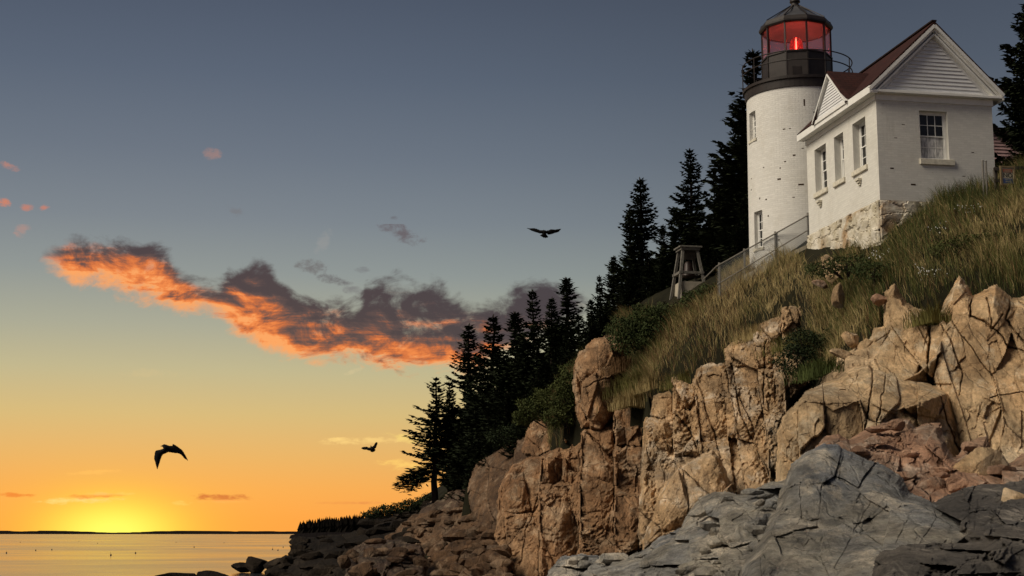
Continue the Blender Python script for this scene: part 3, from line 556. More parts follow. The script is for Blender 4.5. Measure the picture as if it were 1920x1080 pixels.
nx, ny = len(gx), len(gy); ii = np.arange(nx * ny).reshape(ny, nx)
hill = link('hillside', meshdata('hillside', np.stack([GX, GY, GZ], -1).reshape(-1, 3), np.stack([ii[:-1, :-1], ii[:-1, 1:], ii[1:, 1:], ii[1:, :-1]], -1).reshape(-1, 4), True), None, SOIL)
tag(hill, 'grassy hillside and wooded headland above the cliff', 'hillside', kind='structure')

# ------------------------------------------------------------------ loose boulders
def boulder(px, py, Y, w, h, d, label, m, seed, group=None, sink=.42, rz=None):
    """faceted stone: a fine ball cut by random planes, then roughened; py is its foot"""
    bm = bmesh.new(); bmesh.ops.create_icosphere(bm, subdivisions=4, radius=1.)
    V = np.array([v.co[:] for v in bm.verts]); r = np.random.default_rng(seed); N = r.normal(size=(11, 3)); N /= np.linalg.norm(N, axis=1)[:, None]; off = r.uniform(.50, .85, 11)
    k = (V @ N.T); rad = np.min(np.where(k > .05, off / np.maximum(k, .05), 9), 1); rad = np.minimum(rad, 1.2)
    V = V * rad[:, None]; V *= (1 + .05 * fbm(V * 2.5 + seed, 4, seed) - .06 * np.abs(fbm(V * 1.6 - seed, 3, seed + 3)))[:, None]
    V = V * np.array([w / 2, d / 2, h / 2])
    for v, c in zip(bm.verts, V): v.co = c
    me = bpy.data.meshes.new('boulder'); bm.to_mesh(me); bm.free(); o = link('boulder', me, None, m); c = at(px, py, Y)
    o.location = (c[0], c[1] + d * .2, c[2] + h * (.5 - sink)); o.rotation_euler = (0, r.uniform(-.2, .2), r.uniform(-.5, .5) if rz is None else rz)
    return tag(o, label, 'rock', group)
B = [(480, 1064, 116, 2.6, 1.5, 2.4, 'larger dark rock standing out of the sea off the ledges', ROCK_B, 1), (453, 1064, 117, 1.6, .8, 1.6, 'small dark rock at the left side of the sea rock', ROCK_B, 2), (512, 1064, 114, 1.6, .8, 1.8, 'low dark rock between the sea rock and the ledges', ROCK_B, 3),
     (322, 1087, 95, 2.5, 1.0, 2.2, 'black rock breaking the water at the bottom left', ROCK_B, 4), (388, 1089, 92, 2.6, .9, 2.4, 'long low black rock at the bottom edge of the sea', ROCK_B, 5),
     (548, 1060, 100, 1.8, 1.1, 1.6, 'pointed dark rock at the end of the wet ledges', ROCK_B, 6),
     (1562, 512, 46.6, .95, .95, .8, 'tan boulder leaning on the stone foundation', ROCK_O, 11), (1541, 535, 46, .6, .25, .3, 'small pale stone lying in grass below the foundation', ROCK_P, 12), (1576, 562, 44.6, .45, .8, .35, 'rusty upright stone in the dry grass', ROCK_M, 13),
     (1650, 562, 42, .6, .4, .4, 'grey stone at the top of the slab by the grass', ROCK_P, 14), (1794, 545, 40.5, .34, .5, .4, 'little pointed stone above the right cliff top', ROCK_O, 15),
     (1600, 640, 41.5, .6, .5, .6, 'rounded ochre stone at the edge of the gully', ROCK_M, 16), (1625, 650, 41., .5, .5, .5, 'squat ochre stone next to the slab edge', ROCK_O, 17), (1585, 665, 41., .8, .35, .6, 'flat ochre stone on the gully ledge', ROCK_O, 18),
     (1848, 880, 28.5, 1.2, .75, .9, 'squared tan block fallen at the cliff foot', ROCK_O, 21), (1812, 915, 27, .85, .7, .7, 'pale pyramid-shaped stone among the pink boulders', ROCK_P, 22), (1745, 925, 27.5, .6, .55, .6, 'pink stone at the right of the grey rock', ROCK_P, 23), (1868, 955, 23., .95, .35, .7, 'smooth pink slab on the dark ledges', ROCK_P, 24), (1905, 940, 22.5, .5, .45, .5, 'tan stone against the right edge', ROCK_O, 25)]
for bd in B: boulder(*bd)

# broken stones too many to tell apart, lying on the shore ledges
def rubble_field(name, label, spots, m, seed):
    r = np.random.default_rng(seed); V = []; F = []; bm = bmesh.new(); bmesh.ops.create_icosphere(bm, subdivisions=2, radius=1.); bm.verts.ensure_lookup_table()
    S = np.array([v.co[:] for v in bm.verts]); Fs = [tuple(v.index for v in f.verts) for f in bm.faces]; bm.free()
    for poly, n, s0, s1 in spots:
        fY = next(f for pl, f in MASSES if inpoly(np.array([poly[0]]), np.array([poly[1]]), pl)[0]) if len(poly) == 2 else None
        pl = next(pl for pl, f in MASSES if f is fY); xs = [q[0] for q in pl]; ys = [q[1] for q in pl]; k = 0
        while k < n:
            x, y = r.uniform(min(xs), max(xs)), r.uniform(min(ys), min(max(ys), 1090))
            if not inpoly(np.array([x]), np.array([y]), pl)[0]: continue
            c = at(x, y, float(fY(np.array([x]), np.array([y]))[0]) - .1); N = r.normal(size=(9, 3)); N /= np.linalg.norm(N, axis=1)[:, None]; off = r.uniform(.45, .9, 9)
            kk = S @ N.T; rad = np.minimum(np.min(np.where(kk > .05, off / np.maximum(kk, .05), 9), 1), 1.2); sz = r.uniform(s0, s1) * np.array([r.uniform(.7, 1.4), r.uniform(.7, 1.2), r.uniform(.35, .7)])
            b0 = len(V); V += list(S * rad[:, None] * sz + c); F += [tuple(b0 + i for i in f) for f in Fs]; k += 1
    o = link(name, meshdata(name, np.array(V), F), None, m); return tag(o, label, 'rocks', kind='stuff')
rubble_field('shore_rubble', 'broken brown stones scattered over the lower left shore ledges', [((870, 1050), 60, .25, .75), ((820, 990), 40, .25, .6), ((720, 1070), 22, .2, .6)], ROCK_K, 3)
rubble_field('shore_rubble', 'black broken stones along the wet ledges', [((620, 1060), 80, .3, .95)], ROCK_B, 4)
rubble_field('shore_rubble', 'grey broken stones on the low ledges below the russet cliff', [((1250, 1060), 34, .12, .40)], ROCK_G, 5)
rubble_field('shore_rubble', 'small pink stones among the pink boulders at the right', [((1740, 940), 34, .10, .30)], ROCK_P, 6)

# ------------------------------------------------------------------ building materials
def brickmat(name, base, grime, stain_amt):
    m, t, b = mat(name, .8, .2); p = pos(t)
    uv = t.node('ShaderNodeUVMap'); uv.uv_map = 'metres'
    br = t.node('ShaderNodeTexBrick'); t.l.new(uv.outputs[0], br.inputs['Vector']); br.inputs['Scale'].default_value = 1.
    br.inputs['Brick Width'].default_value = .22; br.inputs['Row Height'].default_value = .075; br.inputs['Mortar Size'].default_value = .008; br.inputs['Mortar Smooth'].default_value = .4; br.inputs['Bias'].default_value = 0
    br.inputs['Color1'].default_value = (.35, .35, .35, 1); br.inputs['Color2'].default_value = (.65, .65, .65, 1); br.inputs['Mortar'].default_value = (.5, .5, .5, 1)
    hue = t.node('ShaderNodeSeparateColor'); t.l.new(br.outputs['Color'], hue.inputs[0])
    k = t.mix(t.smooth(hue.outputs[0], .3, .7, 0., .55), tuple(v * .86 for v in base), tuple(min(1, v * 1.05) for v in base))
    k = t.mix(t.smooth(t.noise(p, .55, 6, .65, .4), .48, .72, 0., .45), k, grime)
    k = t.mix(t.smooth(t.noise(t.vscale(p, (2.5, 2.5, .35)), 1.2, 6, .7), .55, .75, 0., stain_amt), k, tuple(v * .8 for v in grime))
    k = t.mix(t.smooth(t.noise(p, 7., 6, .7), .62, .74, 0., .5), k, (.30, .24, .17))
    k = t.mix(t.math('MULTIPLY', br.outputs['Fac'], .2), k, tuple(v * .6 for v in base))
    t.l.new(k, b.inputs['Base Color'])
    h = t.math('ADD', t.math('MULTIPLY', br.outputs['Fac'], -1.), t.math('ADD', t.math('MULTIPLY', hue.outputs[0], .6), t.math('MULTIPLY', t.noise(p, 20., 5, .65), .8)))
    bump(t, b, h, .45, .02); return m
M_BRICK = brickmat('white_painted_brick', (.70, .68, .62), (.50, .47, .40), .4)
M_TRIM = plain('white_trim_paint', (.74, .73, .69), .6, .3, .08, 3., .08)
M_CLAP = plain('white_clapboard_paint', (.66, .66, .66), .6, .3, .07, 3., .08)
M_SILL = plain('weathered_sill', (.58, .54, .44), .85, .2, .2, 8., .3)
M_BROWN = plain('exposed_brick', (.055, .035, .022), .9, .1, .3, 20., .3)
M_IRON = plain('black_lantern_iron', (.020, .014, .012), .55, .4, .35, 5., .2)
M_IRON2 = plain('lantern_roof_iron', (.055, .055, .06), .45, .5, .3, 4., .1)
M_CONC = plain('concrete', (.36, .32, .25), .9, .2, .2, 2., .25)
M_WOOD = plain('weathered_grey_wood', (.15, .14, .12), .9, .2, .3, 9., .3)
M_GALV = plain('galvanised_pipe', (.17, .155, .13), .45, .5, .15, 9., 0, .3)
M_DARKROOM = plain('dim_interior', (.02, .018, .016), 1., 0., .1, 1., 0)
M_ROOF, t, b = mat('red_brown_shingle', .9, .15); p = pos(t)
uv = t.node('ShaderNodeUVMap'); uv.uv_map = 'metres'; br = t.node('ShaderNodeTexBrick'); t.l.new(uv.outputs[0], br.inputs['Vector']); br.inputs['Scale'].default_value = 1.; br.inputs['Brick Width'].default_value = .3; br.inputs['Row Height'].default_value = .13; br.inputs['Mortar Size'].default_value = .008
br.inputs['Color1'].default_value = (.030, .011, .010, 1); br.inputs['Color2'].default_value = (.045, .016, .013, 1); br.inputs['Mortar'].default_value = (.014, .007, .006, 1)
t.l.new(t.mix(t.smooth(t.noise(p, 5., 5, .65), .4, .7, 0., .5), br.outputs['Color'], (.028, .015, .013)), b.inputs['Base Color']); bump(t, b, br.outputs['Fac'], -.5, .02)
M_GLASS, t, b = mat('window_glass', .05, .35); b.inputs['Base Color'].default_value = (.012, .012, .013, 1); bump(t, b, t.noise(pos(t), 3., 2, .5), .08, .02)
M_LACE, t, b = mat('lace_curtain', .95, .1); p = pos(t)
t.l.new(t.ramp(t.noise(t.vscale(p, (9, 9, 2.2)), 1.6, 5, .7), [(.38, (.30, .30, .29)), (.6, (.70, .69, .66))]), b.inputs['Base Color'])
M_STONE, t, b = mat('whitewashed_rubble', .9, .15); p = pos(t)
k = t.ramp(t.noise(p, 1.6, 6, .65), [(.35, (.40, .35, .25)), (.5, (.55, .50, .40)), (.65, (.64, .60, .52))])
k = t.mix(t.smooth(t.noise(p, .55, 5, .6), .50, .66, 0., .8), k, (.30, .165, .055)); k = t.mix(t.smooth(t.noise(p, 8., 6, .7), .58, .74, 0., .6), k, (.16, .12, .07))
t.l.new(k, b.inputs['Base Color']); bump(t, b, t.noise(p, 12., 6, .7), .6, .04)
M_MORTAR = plain('foundation_mortar', (.22, .16, .09), .95, .1, .3, 5., .3)

def uvset(o, fn):
    me = o.data; L = me.uv_layers.new(name='metres')
    for poly in me.polygons:
        for li in poly.loop_indices: L.data[li].uv = fn(me.vertices[me.loops[li].vertex_index].co, poly.normal)
# wall with rectangular openings: pt(s, z, depth) -> local point
def wall(name, m, parent, pt, s0, s1, z0, z1, holes, reveal, extra=(), uvf=None):
    S = sorted({s0, s1, *[h[0] for h in holes], *[h[1] for h in holes], *[e for e in extra if s0 < e < s1]}); Z = sorted({z0, z1, *[h[2] for h in holes], *[h[3] for h in holes]})
    mb = MB(); UV = []
    for i in range(len(S) - 1):
        for j in range(len(Z) - 1):
            cs, cz = (S[i] + S[i + 1]) / 2, (Z[j] + Z[j + 1]) / 2
            if any(h[0] < cs < h[1] and h[2] < cz < h[3] for h in holes): continue
            q = [(S[i], Z[j]), (S[i + 1], Z[j]), (S[i + 1], Z[j + 1]), (S[i], Z[j + 1])]
            mb.add([pt(a, c, 0) for a, c in q], [(0, 1, 2, 3)]); UV += q
    for h in holes:
        c = [(h[0], h[2]), (h[1], h[2]), (h[1], h[3]), (h[0], h[3])]
        for k in range(4):
            a, d = c[k], c[(k + 1) % 4]; n = 1
            mb.add([pt(*a, 0), pt(*a, reveal), pt(*d, reveal), pt(*d, 0)], [(0, 1, 2, 3)]); UV += [a, (a[0] + reveal, a[1] + reveal), (d[0] + reveal, d[1] + reveal), d]
    o = mb.build(name, m, parent); L = o.data.uv_layers.new(name='metres')
    for i, u in enumerate(UV): L.data[i].uv = u
    return o

# ------------------------------------------------------------------ keeper's brick house
C0 = at(1650, 375, 46.0); HROT = math.radians(10.8)
EU = np.array([math.cos(HROT), math.sin(HROT), 0]); EV = np.array([-math.sin(HROT), math.cos(HROT), 0])
def hloc(u, v, z): return C0 + EU * u + EV * v + np.array([0, 0, z])
house = empty('brick_house', tuple(C0), HROT, 'small white painted brick house with red roof on the clifftop', 'house')
HW, HL, HH = 4.0, 5.85, 3.27; SL = .97; EVE = 3.70; OV = .30; RX = 2.0
gw = (1.46, 2.43, 1.41, 3.0)
lw = [(4.12, 5.14, 1.36, 2.93), (2.64, 3.42, 1.36, 2.93), (.86, 1.88, 1.36, 2.97)]
wg = wall('gable_wall', M_BRICK, house, lambda s, z, d: (s, d, z), 0, HW, 0, HH, [gw], .24)
wl = wall('side_wall', M_BRICK, house, lambda s, z, d: (d, s, z), 0, HL, 0, HH, lw, .34)
wall('side_wall', M_BRICK, house, lambda s, z, d: (HW - d, s, z), 0, HL, 0, HH, [], .2); wall('gable_wall', M_BRICK, house, lambda s, z, d: (s, HL - d, z), 0, HW, 0, HH, [], .2)
def hz_roof(u): return EVE + SL * (RX - abs(u - RX) + OV)
MB().add([(0, HL, HH), (HW, HL, HH), (HW, HL, hz_roof(HW) - .1), (RX, HL, hz_roof(RX) - .1), (0, HL, hz_roof(0) - .1)], [(0, 1, 2, 3, 4)]).build('gable_wall', M_CLAP, house)
# roof slopes with thickness
def slab(name, quad, th, m, parent, uvf):
    q = [Vector(a) for a in quad]; n = (q[1] - q[0]).cross(q[2] - q[0]).normalized()
    if n.z < 0: q.reverse(); n = -n
    k = len(q); o = MB().add([*q, *[a - n * th for a in q]], [tuple(range(k)), tuple(range(2 * k - 1, k - 1, -1))] + [(i, i + k, (i + 1) % k + k, (i + 1) % k) for i in range(k)]).build(name, m, parent)
    uvset(o, uvf); return o
F0, F1_ = -.28, HL + .12
for sgn in (-1, 1):
    ue = RX + sgn * (RX + OV)
    slab('roof_slope', [(ue, F0, EVE), (ue, F1_, EVE), (RX, F1_, hz_roof(RX)), (RX, F0, hz_roof(RX))], .07, M_ROOF, house, lambda c, n: (c.y, c.z * 1.43))
GV0, GV1, GZT = 1.42, 4.30, 5.06; GM = (GV0 + GV1) / 2; um = (GZT - EVE) / SL - OV
for sgn in (-1, 1):
    vb = GM + sgn * (GV1 - GV0) / 2
    o = slab('roof_slope', [(-OV - .10, vb, EVE - .10), (-OV - .10, GM, GZT + .03), (um + .05, GM, GZT + .03), (-OV + .15, vb, EVE - .0)], .06, M_ROOF, house, lambda c, n: (c.x, c.z * 1.2))
MB().bar((RX, F0 + .01, hz_roof(RX) + .015), (RX, F1_ - .01, hz_roof(RX) + .015), .16, .05).build('ridge_cap', M_ROOF, house)
# cross-gable face and its boards
gz0 = 3.60
MB().add([(-OV + .012, GV0, gz0), (-OV + .012, GV1, gz0), (-OV + .012, GM, GZT - .04)], [(0, 2, 1)]).build('cross_gable', M_CLAP, house)
def tri_boards(n, z0, z1, a0, a1, mk, inset=.0):
    am = (a0 + a1) / 2; hgt = (z1 - z0) / n
    for i in range(n):
        zl, zh = z0 + i * hgt, z0 + (i + 1) * hgt
        f0 = (zl - z0) / (z1 - z0); f1 = min((zh - z0) / (z1 - z0), .985)
        mk(a0 + (am - a0) * f0, a1 + (am - a1) * f0, zl, a0 + (am - a0) * f1, a1 + (am - a1) * f1, zh)
def cb_side(a, b, zl, c, d, zh):
    x0 = -OV - .004; MB().add([(x0 - .03, a, zl), (x0 - .03, b, zl), (x0 - .006, d, zh), (x0 - .006, c, zh), (x0 + .01, a, zl), (x0 + .01, b, zl)], [(0, 3, 2, 1), (0, 1, 5, 4)]).build('siding_board', M_CLAP, house)
tri_boards(11, gz0 + .12, GZT - .28, GV0 + .28, GV1 - .28, cb_side)
for sgn in (-1, 1):
    vb = GM + sgn * (GV1 - GV0) / 2
    MB().bar((-OV - .045, vb - sgn * .02, gz0 + .02), (-OV - .045, GM, GZT - .1), .05, .16, (1, 0, 0)).build('rake_board', M_TRIM, house)
boxobj('rake_board', M_TRIM, house, -OV - .06, -OV - .0, GV0 + .02, GV1 - .02, gz0 - .02, gz0 + .10)
# main pediment
MB().add([(0, -.03, HH), (HW, -.03, HH), (HW, -.03, hz_roof(HW) - .12), (RX, -.03, hz_roof(RX) - .12), (0, -.03, hz_roof(0) - .12)], [(0, 1, 2, 3, 4)]).build('pediment', M_CLAP, house)
def cb_front(a, b, zl, c, d, zh):
    MB().add([(a, -.075, zl), (b, -.075, zl), (d, -.04, zh), (c, -.04, zh), (a, -.033, zl), (b, -.033, zl)], [(0, 1, 2, 3), (0, 4, 5, 1)]).build('siding_board', M_CLAP, house)
tri_boards(14, 3.62, 5.38, .30, HW - .30, cb_front)
for sgn in (-1, 1):
    ue = RX + sgn * (RX + OV)
    MB().bar((ue, F0 + .06, EVE - .13), (RX, F0 + .06, hz_roof(RX) - .15), .10, .14, (0, 1, 0)).build('rake_board', M_TRIM, house)
    MB().bar((ue - sgn * .04, F0 + .13, EVE - .20), (RX, F0 + .13, hz_roof(RX) - .24), .10, .10, (0, 1, 0)).build('rake_board', M_TRIM, house)
    MB().bar((ue - sgn * .25, -.055, EVE - .18), (RX, -.055, hz_roof(RX) - .42), .05, .34, (0, 1, 0)).build('rake_board', M_TRIM, house)
boxobj('cornice', M_TRIM, house, -OV, HW + OV, F0 + .04, -.02, 3.47, 3.56, .01); boxobj('frieze', M_TRIM, house, -.035, HW + .035, -.036, -.002, HH, 3.468)
boxobj('frieze', M_TRIM, house, -.036, -.003, -.036, HL + .02, HH, 3.44)
boxobj('fascia', M_TRIM, house, -OV - .02, -OV + .03, F0 + .04, F1_ - .03, 3.42, 3.655, .005); boxobj('soffit', M_TRIM, house, -OV + .03, -.037, F0 + .05, F1_ - .04, 3.44, 3.48)
boxobj('fascia', M_TRIM, house, HW + OV - .03, HW + OV + .02, F0 + .04, F1_ - .03, 3.42, 3.655, .005)
# windows: pt(s, z, d) maps wall coordinates to the house
def window(parent, pt, s0, s1, z0, z1, cols, depth, lace):
    def bx(name, a, b, c, d, e, f_, m, par): 
        P = [pt(x, z, q) for q in (e, f_) for x, z in ((a, c), (b, c), (b, d), (a, d))]
        return MB().add(P, [(0, 1, 2, 3), (7, 6, 5, 4), (0, 4, 5, 1), (1, 5, 6, 2), (2, 6, 7, 3), (3, 7, 4, 0)]).build(name, m, par)
    w = bx('window', s0 + .004, s1 - .004, z0 + .004, z1 - .004, depth + .05, depth + .07, M_DARKROOM, parent)
    fw = .055
    for a, b, c, d in ((s0 + .003, s0 + fw, z0 + .003, z1 - .003), (s1 - fw, s1 - .003, z0 + .003, z1 - .003), (s0 + fw, s1 - fw, z1 - fw, z1 - .003), (s0 + fw, s1 - fw, z0 + .003, z0 + fw)):
        bx('frame', a, b, c, d, depth - .02, depth + .06, M_TRIM, w)
    zm = (z0 + z1) / 2
    for si, (c, d, off) in enumerate(((zm - .02, z1 - fw, 0.), (z0 + fw, zm + .02, .018))):
        a, b = s0 + fw, s1 - fw; r = .04
        for A in ((a, a + r, c, d), (b - r, b, c, d), (a + r, b - r, d - r, d), (a + r, b - r, c, c + r)): bx('sash', *A, depth + off, depth + off + .03, M_TRIM, w)
        gx0, gx1, gz_0, gz_1 = a + r, b - r, c + r, d - r; cw = (gx1 - gx0) / cols; rh = (gz_1 - gz_0) / 2
        for k in range(1, cols): bx('muntin', gx0 + k * cw - .011, gx0 + k * cw + .011, gz_0, gz_1, depth + off + .002, depth + off + .022, M_TRIM, w)
        bx('muntin', gx0, gx1, gz_0 + rh - .011, gz_0 + rh + .011, depth + off + .003, depth + off + .021, M_TRIM, w)
        for i in range(cols):
            for j in range(2): bx('pane', gx0 + i * cw + .011, gx0 + (i + 1) * cw - .011, gz_0 + j * rh + .011, gz_0 + (j + 1) * rh - .011, depth + off + .016, depth + off + .020, M_LACE if (lace and si == 1) else M_GLASS, w)
    return w
window(house, lambda s, z, d: (s, d, z), *gw, 3, .17, True)
for a in lw: window(house, lambda s, z, d: (d, s, z), *a, 2 if a[1] - a[0] < .9 else 3, .26, False)
boxobj('sill', M_SILL, house, gw[0] - .06, gw[1] + .16, -.07, .10, gw[2] - .19, gw[2] - .002, .012)
for a in lw: boxobj('sill', M_SILL, house, -.075, .12, a[0] - .07, a[1] + .07, a[2] - .17, a[2] - .002, .012)
for v in (4.72, 1.42):
    mb = MB()
    for k in range(3): mb.box(-.05 - .045 * (2 - k), -.004, v - .13 + .03 * k, v + .13 - .03 * k, .80 + .075 * (2 - k), .80 + .075 * (2 - k) + .07)
    mb.build('bracket', M_SILL, house)
# rubble foundation, stone by stone
def rubble(pt, s0, s1, z0, z1, seed, size=(.62, .40)):
    st = .03; S, Z = np.meshgrid(np.arange(s0, s1 + .001, st), np.arange(z0, z1 + .001, st))
    Q = np.stack([S / size[0], Z / size[1], S * 0 + .5 + seed], -1); Q[..., :2] += .34 * np.stack([fbm(Q * 2.3, 4, seed), fbm(Q * 2.3, 4, seed + 1)], -1)
    F1, F2, ID, OF = worley(Q * np.array([1, 1, .001]) + np.array([0, 0, .5]), seed)
    D = .035 * idr(ID, 1) + .045 * sstep(0, .10, F2 - F1) + .10 * (idr(ID, 2) * OF[..., 0] + idr(ID, 3) * OF[..., 1]) * .6 + .02 * fbm(np.stack([S * 5, Z * 5, S * 0], -1), 4, seed) + .03
    D = np.maximum(D, .004) * sstep(-.001, .03, np.minimum(np.minimum(S - s0, s1 - S) + .015, z1 - Z + .015))
    h, w = S.shape; P = np.array([pt(s, z, d) for s, z, d in zip(S.ravel(), Z.ravel(), D.ravel())]); idx = np.arange(h * w).reshape(h, w)
    q = np.stack([idx[:-1, :-1], idx[:-1, 1:], idx[1:, 1:], idx[1:, :-1]], -1); lab = ID[:-1, :-1]
    for u in np.unique(lab):
        k = q[lab == u]
        if len(k) < 12: continue
        vi, inv = np.unique(k, return_inverse=True); link('foundation_stone', meshdata('foundation_stone', P[vi], inv.reshape(-1, 4).astype(int)), found, M_STONE)
found = boxobj('foundation', M_MORTAR, house, -.03, HW + .03, -.03, HL + .03, -3.2, -.003)
rubble(lambda s, z, d: (-.035 - d, s, z), -.06, HL + .06, -3.15, .0, 3); rubble(lambda s, z, d: (s, -.035 - d, z), -.06, HW, -2.0, .0, 9)
# bare spots in the paint where a brick face fell out
for (u, z, w, h) in ((.9, 2.5, .10, .02), (1.15, .55, .16, .05), (3.25, 1.7, .09, .02), (.45, 1.05, .12, .04), (.62, 2.05, .10, .02), (2.9, .9, .10, .02), (3.5, .35, .14, .03)): boxobj('bare_brick', M_BROWN, house, u - w / 2, u + w / 2, -.004, .01, z - h / 2, z + h / 2)

# ------------------------------------------------------------------ lighthouse
TX, TY = 10.80, 54.5; TZ0 = 12.2; TR = 1.92; ZD = 19.42
tower = empty('lighthouse', (TX, TY, TZ0), 0., 'white painted brick lighthouse with black lantern and glowing red light', 'lighthouse')
M_BRICKT = brickmat('white_painted_tower_brick', (.72, .70, .65), (.52, .49, .42), .35)
azw = math.atan2(-TX, -TY)  # angle of the line of sight, so that windows keep their bearing
def tpt(s, z, d, R=TR):  # s: arc length from the side that faces the shore
    a = s / TR; r = R + .05 * max(0, (ZD - TZ0 - z) / 7) - d; return (r * math.sin(a), -r * math.cos(a), z)
cs = -62 / 180 * math.pi * TR - .2 * TR
tw = [(cs - .26, cs + .26, 17.46 - TZ0, 18.52 - TZ0), (cs + .02, cs + .54, 13.3 - TZ0, 14.68 - TZ0)]
tower_wall = wall('tower_wall', M_BRICKT, tower, tpt, -math.pi * TR, math.pi * TR, -2.5, ZD - TZ0, tw, .22, [(-math.pi + 2 * math.pi * k / 96) * TR for k in range(97)] )
for a in tw:
    window(tower, tpt, *a, 2, .16, False)
    P = [tpt(s, z, d) for d in (-.05, .1) for s, z in ((a[0] - .06, a[2] - .10), (a[1] + .06, a[2] - .10), (a[1] + .06, a[2] - .003), (a[0] - .06, a[2] - .003))]
    MB().add(P, [(0, 1, 2, 3), (7, 6, 5, 4), (0, 4, 5, 1), (1, 5, 6, 2), (2, 6, 7, 3), (3, 7, 4, 0)]).build('sill', M_SILL, tower)
def tower_patch(px, py, w, h):
    d = ray(px, py); o = CP[:2] - np.array([TX, TY]); A = d[0] ** 2 + d[1] ** 2; Bq = 2 * (o @ d[:2]); Cq = o @ o - (TR + .02) ** 2; tt = (-Bq - math.sqrt(max(0, Bq * Bq - 4 * A * Cq))) / (2 * A)
    q = CP + d * tt; s = math.atan2(q[0] - TX, -(q[1] - TY)) * TR; z = q[2] - TZ0
    P = [tpt(s + i * w / 2, z + j * h / 2, dd) for dd in (-.004, .03) for i, j in ((-1, -1), (1, -1), (1, 1), (-1, 1))]
    MB().add(P, [(0, 1, 2, 3), (7, 6, 5, 4), (0, 4, 5, 1), (1, 5, 6, 2), (2, 6, 7, 3), (3, 7, 4, 0)]).build('bare_brick', M_BROWN, tower)
for a in ((1470, 242, .09, .04), (1481, 241, .07, .03), (1489, 291, .10, .05), (1472, 303, .07, .04), (1461, 336, .13, .055), (1502, 346, .20, .06), (1463, 315, .05, .04), (1437, 374, .07, .05), (1425, 372, .05, .07), (1409, 356, .06, .06), (1409, 335, .05, .05), (1441, 405, .05, .06), (1488, 370, .08, .03), (1461, 450, .09, .04), (1432, 314, .05, .04), (1505, 278, .08, .03), (1508, 192, .05, .25), (1528, 210, .12, .03)): tower_patch(*a)
ZL = ZD - TZ0
MB().lathe([(TR - .1, ZL - .32), (TR + .05, ZL - .30), (TR + .075, ZL - .02), (TR + .13, ZL), (TR + .14, ZL + .10), (1.0, ZL + .11)], 72).build('gallery_deck', M_IRON, tower)
LR = 1.30; A0 = math.radians(18) + azw * -1 * 0 + math.atan2(TX, TY) * -1  # a flat side turns to the shore
def deca(r, z): return [(r * math.sin(A0 + 2 * math.pi * k / 10), -r * math.cos(A0 + 2 * math.pi * k / 10), z) for k in range(10)]
def decaloft(name, prof, m, parent):
    mb = MB(); mb.add([v for r, z in prof for v in deca(r, z)], [(i * 10 + k, i * 10 + (k + 1) % 10, (i + 1) * 10 + (k + 1) % 10, (i + 1) * 10 + k) for i in range(len(prof) - 1) for k in range(10)])
    return mb.build(name, m, parent)
zb, zt = 20.72 - TZ0, 21.84 - TZ0
lant = decaloft('lantern_base', [(LR, ZL + .11), (LR, zb - .05), (LR + .04, zb - .05), (LR + .04, zb), (LR - .06, zb + .01), (LR - .06, ZL + .2)], M_IRON, tower)
for k in range(10):
    a = deca(LR + .012, ZL + .13)[k]; c = deca(LR + .012, zb - .06)[k]; MB().bar(a, c, .05, .03, (a[0], a[1], 0)).build('rib', M_IRON, lant)
a, c = deca(LR, 0)[9], deca(LR, 0)[0]; mx, my = (a[0] + c[0]) / 2, (a[1] + c[1]) / 2; MB().bar((mx * 1.01 - .17, my * 1.01, ZL + .5), (mx * 1.01 + .17, my * 1.01, ZL + .5), .06, .30).build('vent_hatch', M_IRON, lant)
for k in range(10):
    a = deca(LR - .02, zb)[k]; c = deca(LR - .02, zt)[k]; MB().bar(a, c, .055, .07, (a[0], a[1], 0)).build('mullion', M_IRON, tower)
M_RED, t, b = mat('red_lantern_glass', .03, .5); t.n.remove(b)
tr = t.node('ShaderNodeBsdfTransparent'); tr.inputs[0].default_value = (.96, .74, .74, 1); gl = t.node('ShaderNodeBsdfGlossy'); gl.inputs['Roughness'].default_value = .05; tl = t.node('ShaderNodeBsdfTranslucent'); tl.inputs[0].default_value = (.85, .6, .6, 1)
m1 = t.node('ShaderNodeMixShader'); m1.inputs[0].default_value = .2; t.l.new(tr.outputs[0], m1.inputs[1]); t.l.new(tl.outputs[0], m1.inputs[2])
m2 = t.node('ShaderNodeMixShader'); m2.inputs[0].default_value = .05; t.l.new(m1.outputs[0], m2.inputs[1]); t.l.new(gl.outputs[0], m2.inputs[2]); t.l.new(m2.outputs[0], t.n['Material Output'].inputs[0])
for k in range(10):
    a, c = deca(LR - .03, zb + .01), deca(LR - .03, zt - .01); j = (k + 1) % 10; MB().add([a[k], a[j], c[j], c[k]], [(0, 1, 2, 3)]).build('pane', M_RED, tower)
decaloft('lantern_roof', [(LR - .05, zt - .02), (LR + .05, zt - .02), (LR + .09, zt + .04), (LR + .09, zt + .10), (LR + .02, zt + .24), (LR + .0, zt + .25)], M_IRON, tower)
rf = decaloft('lantern_roof', [(LR + .0, zt + .245), (.62, zt + .62), (.20, zt + .98)], M_IRON2, tower)
for k in range(10):
    a, c = deca(LR + .01, zt + .26)[k], deca(.21, zt + .99)[k]; MB().bar(a, c, .035, .035).build('seam', M_IRON, rf)
MB().lathe([(.20, zt + .93), (.22, zt + 1.0), (.15, zt + 1.03), (.14, zt + 1.14), (.20, zt + 1.16), (.20, zt + 1.20), (.16, zt + 1.22), (.23, zt + 1.32), (.26, zt + 1.45), (.22, zt + 1.58), (.10, zt + 1.68), (.03, zt + 1.72), (.015, zt + 2.3), (0, zt + 2.3)], 20).build('vent_ball', M_IRON, tower, True)
M_CEIL = plain('lantern_ceiling', (.55, .42, .36), .7, .2, .15, 3., 0)
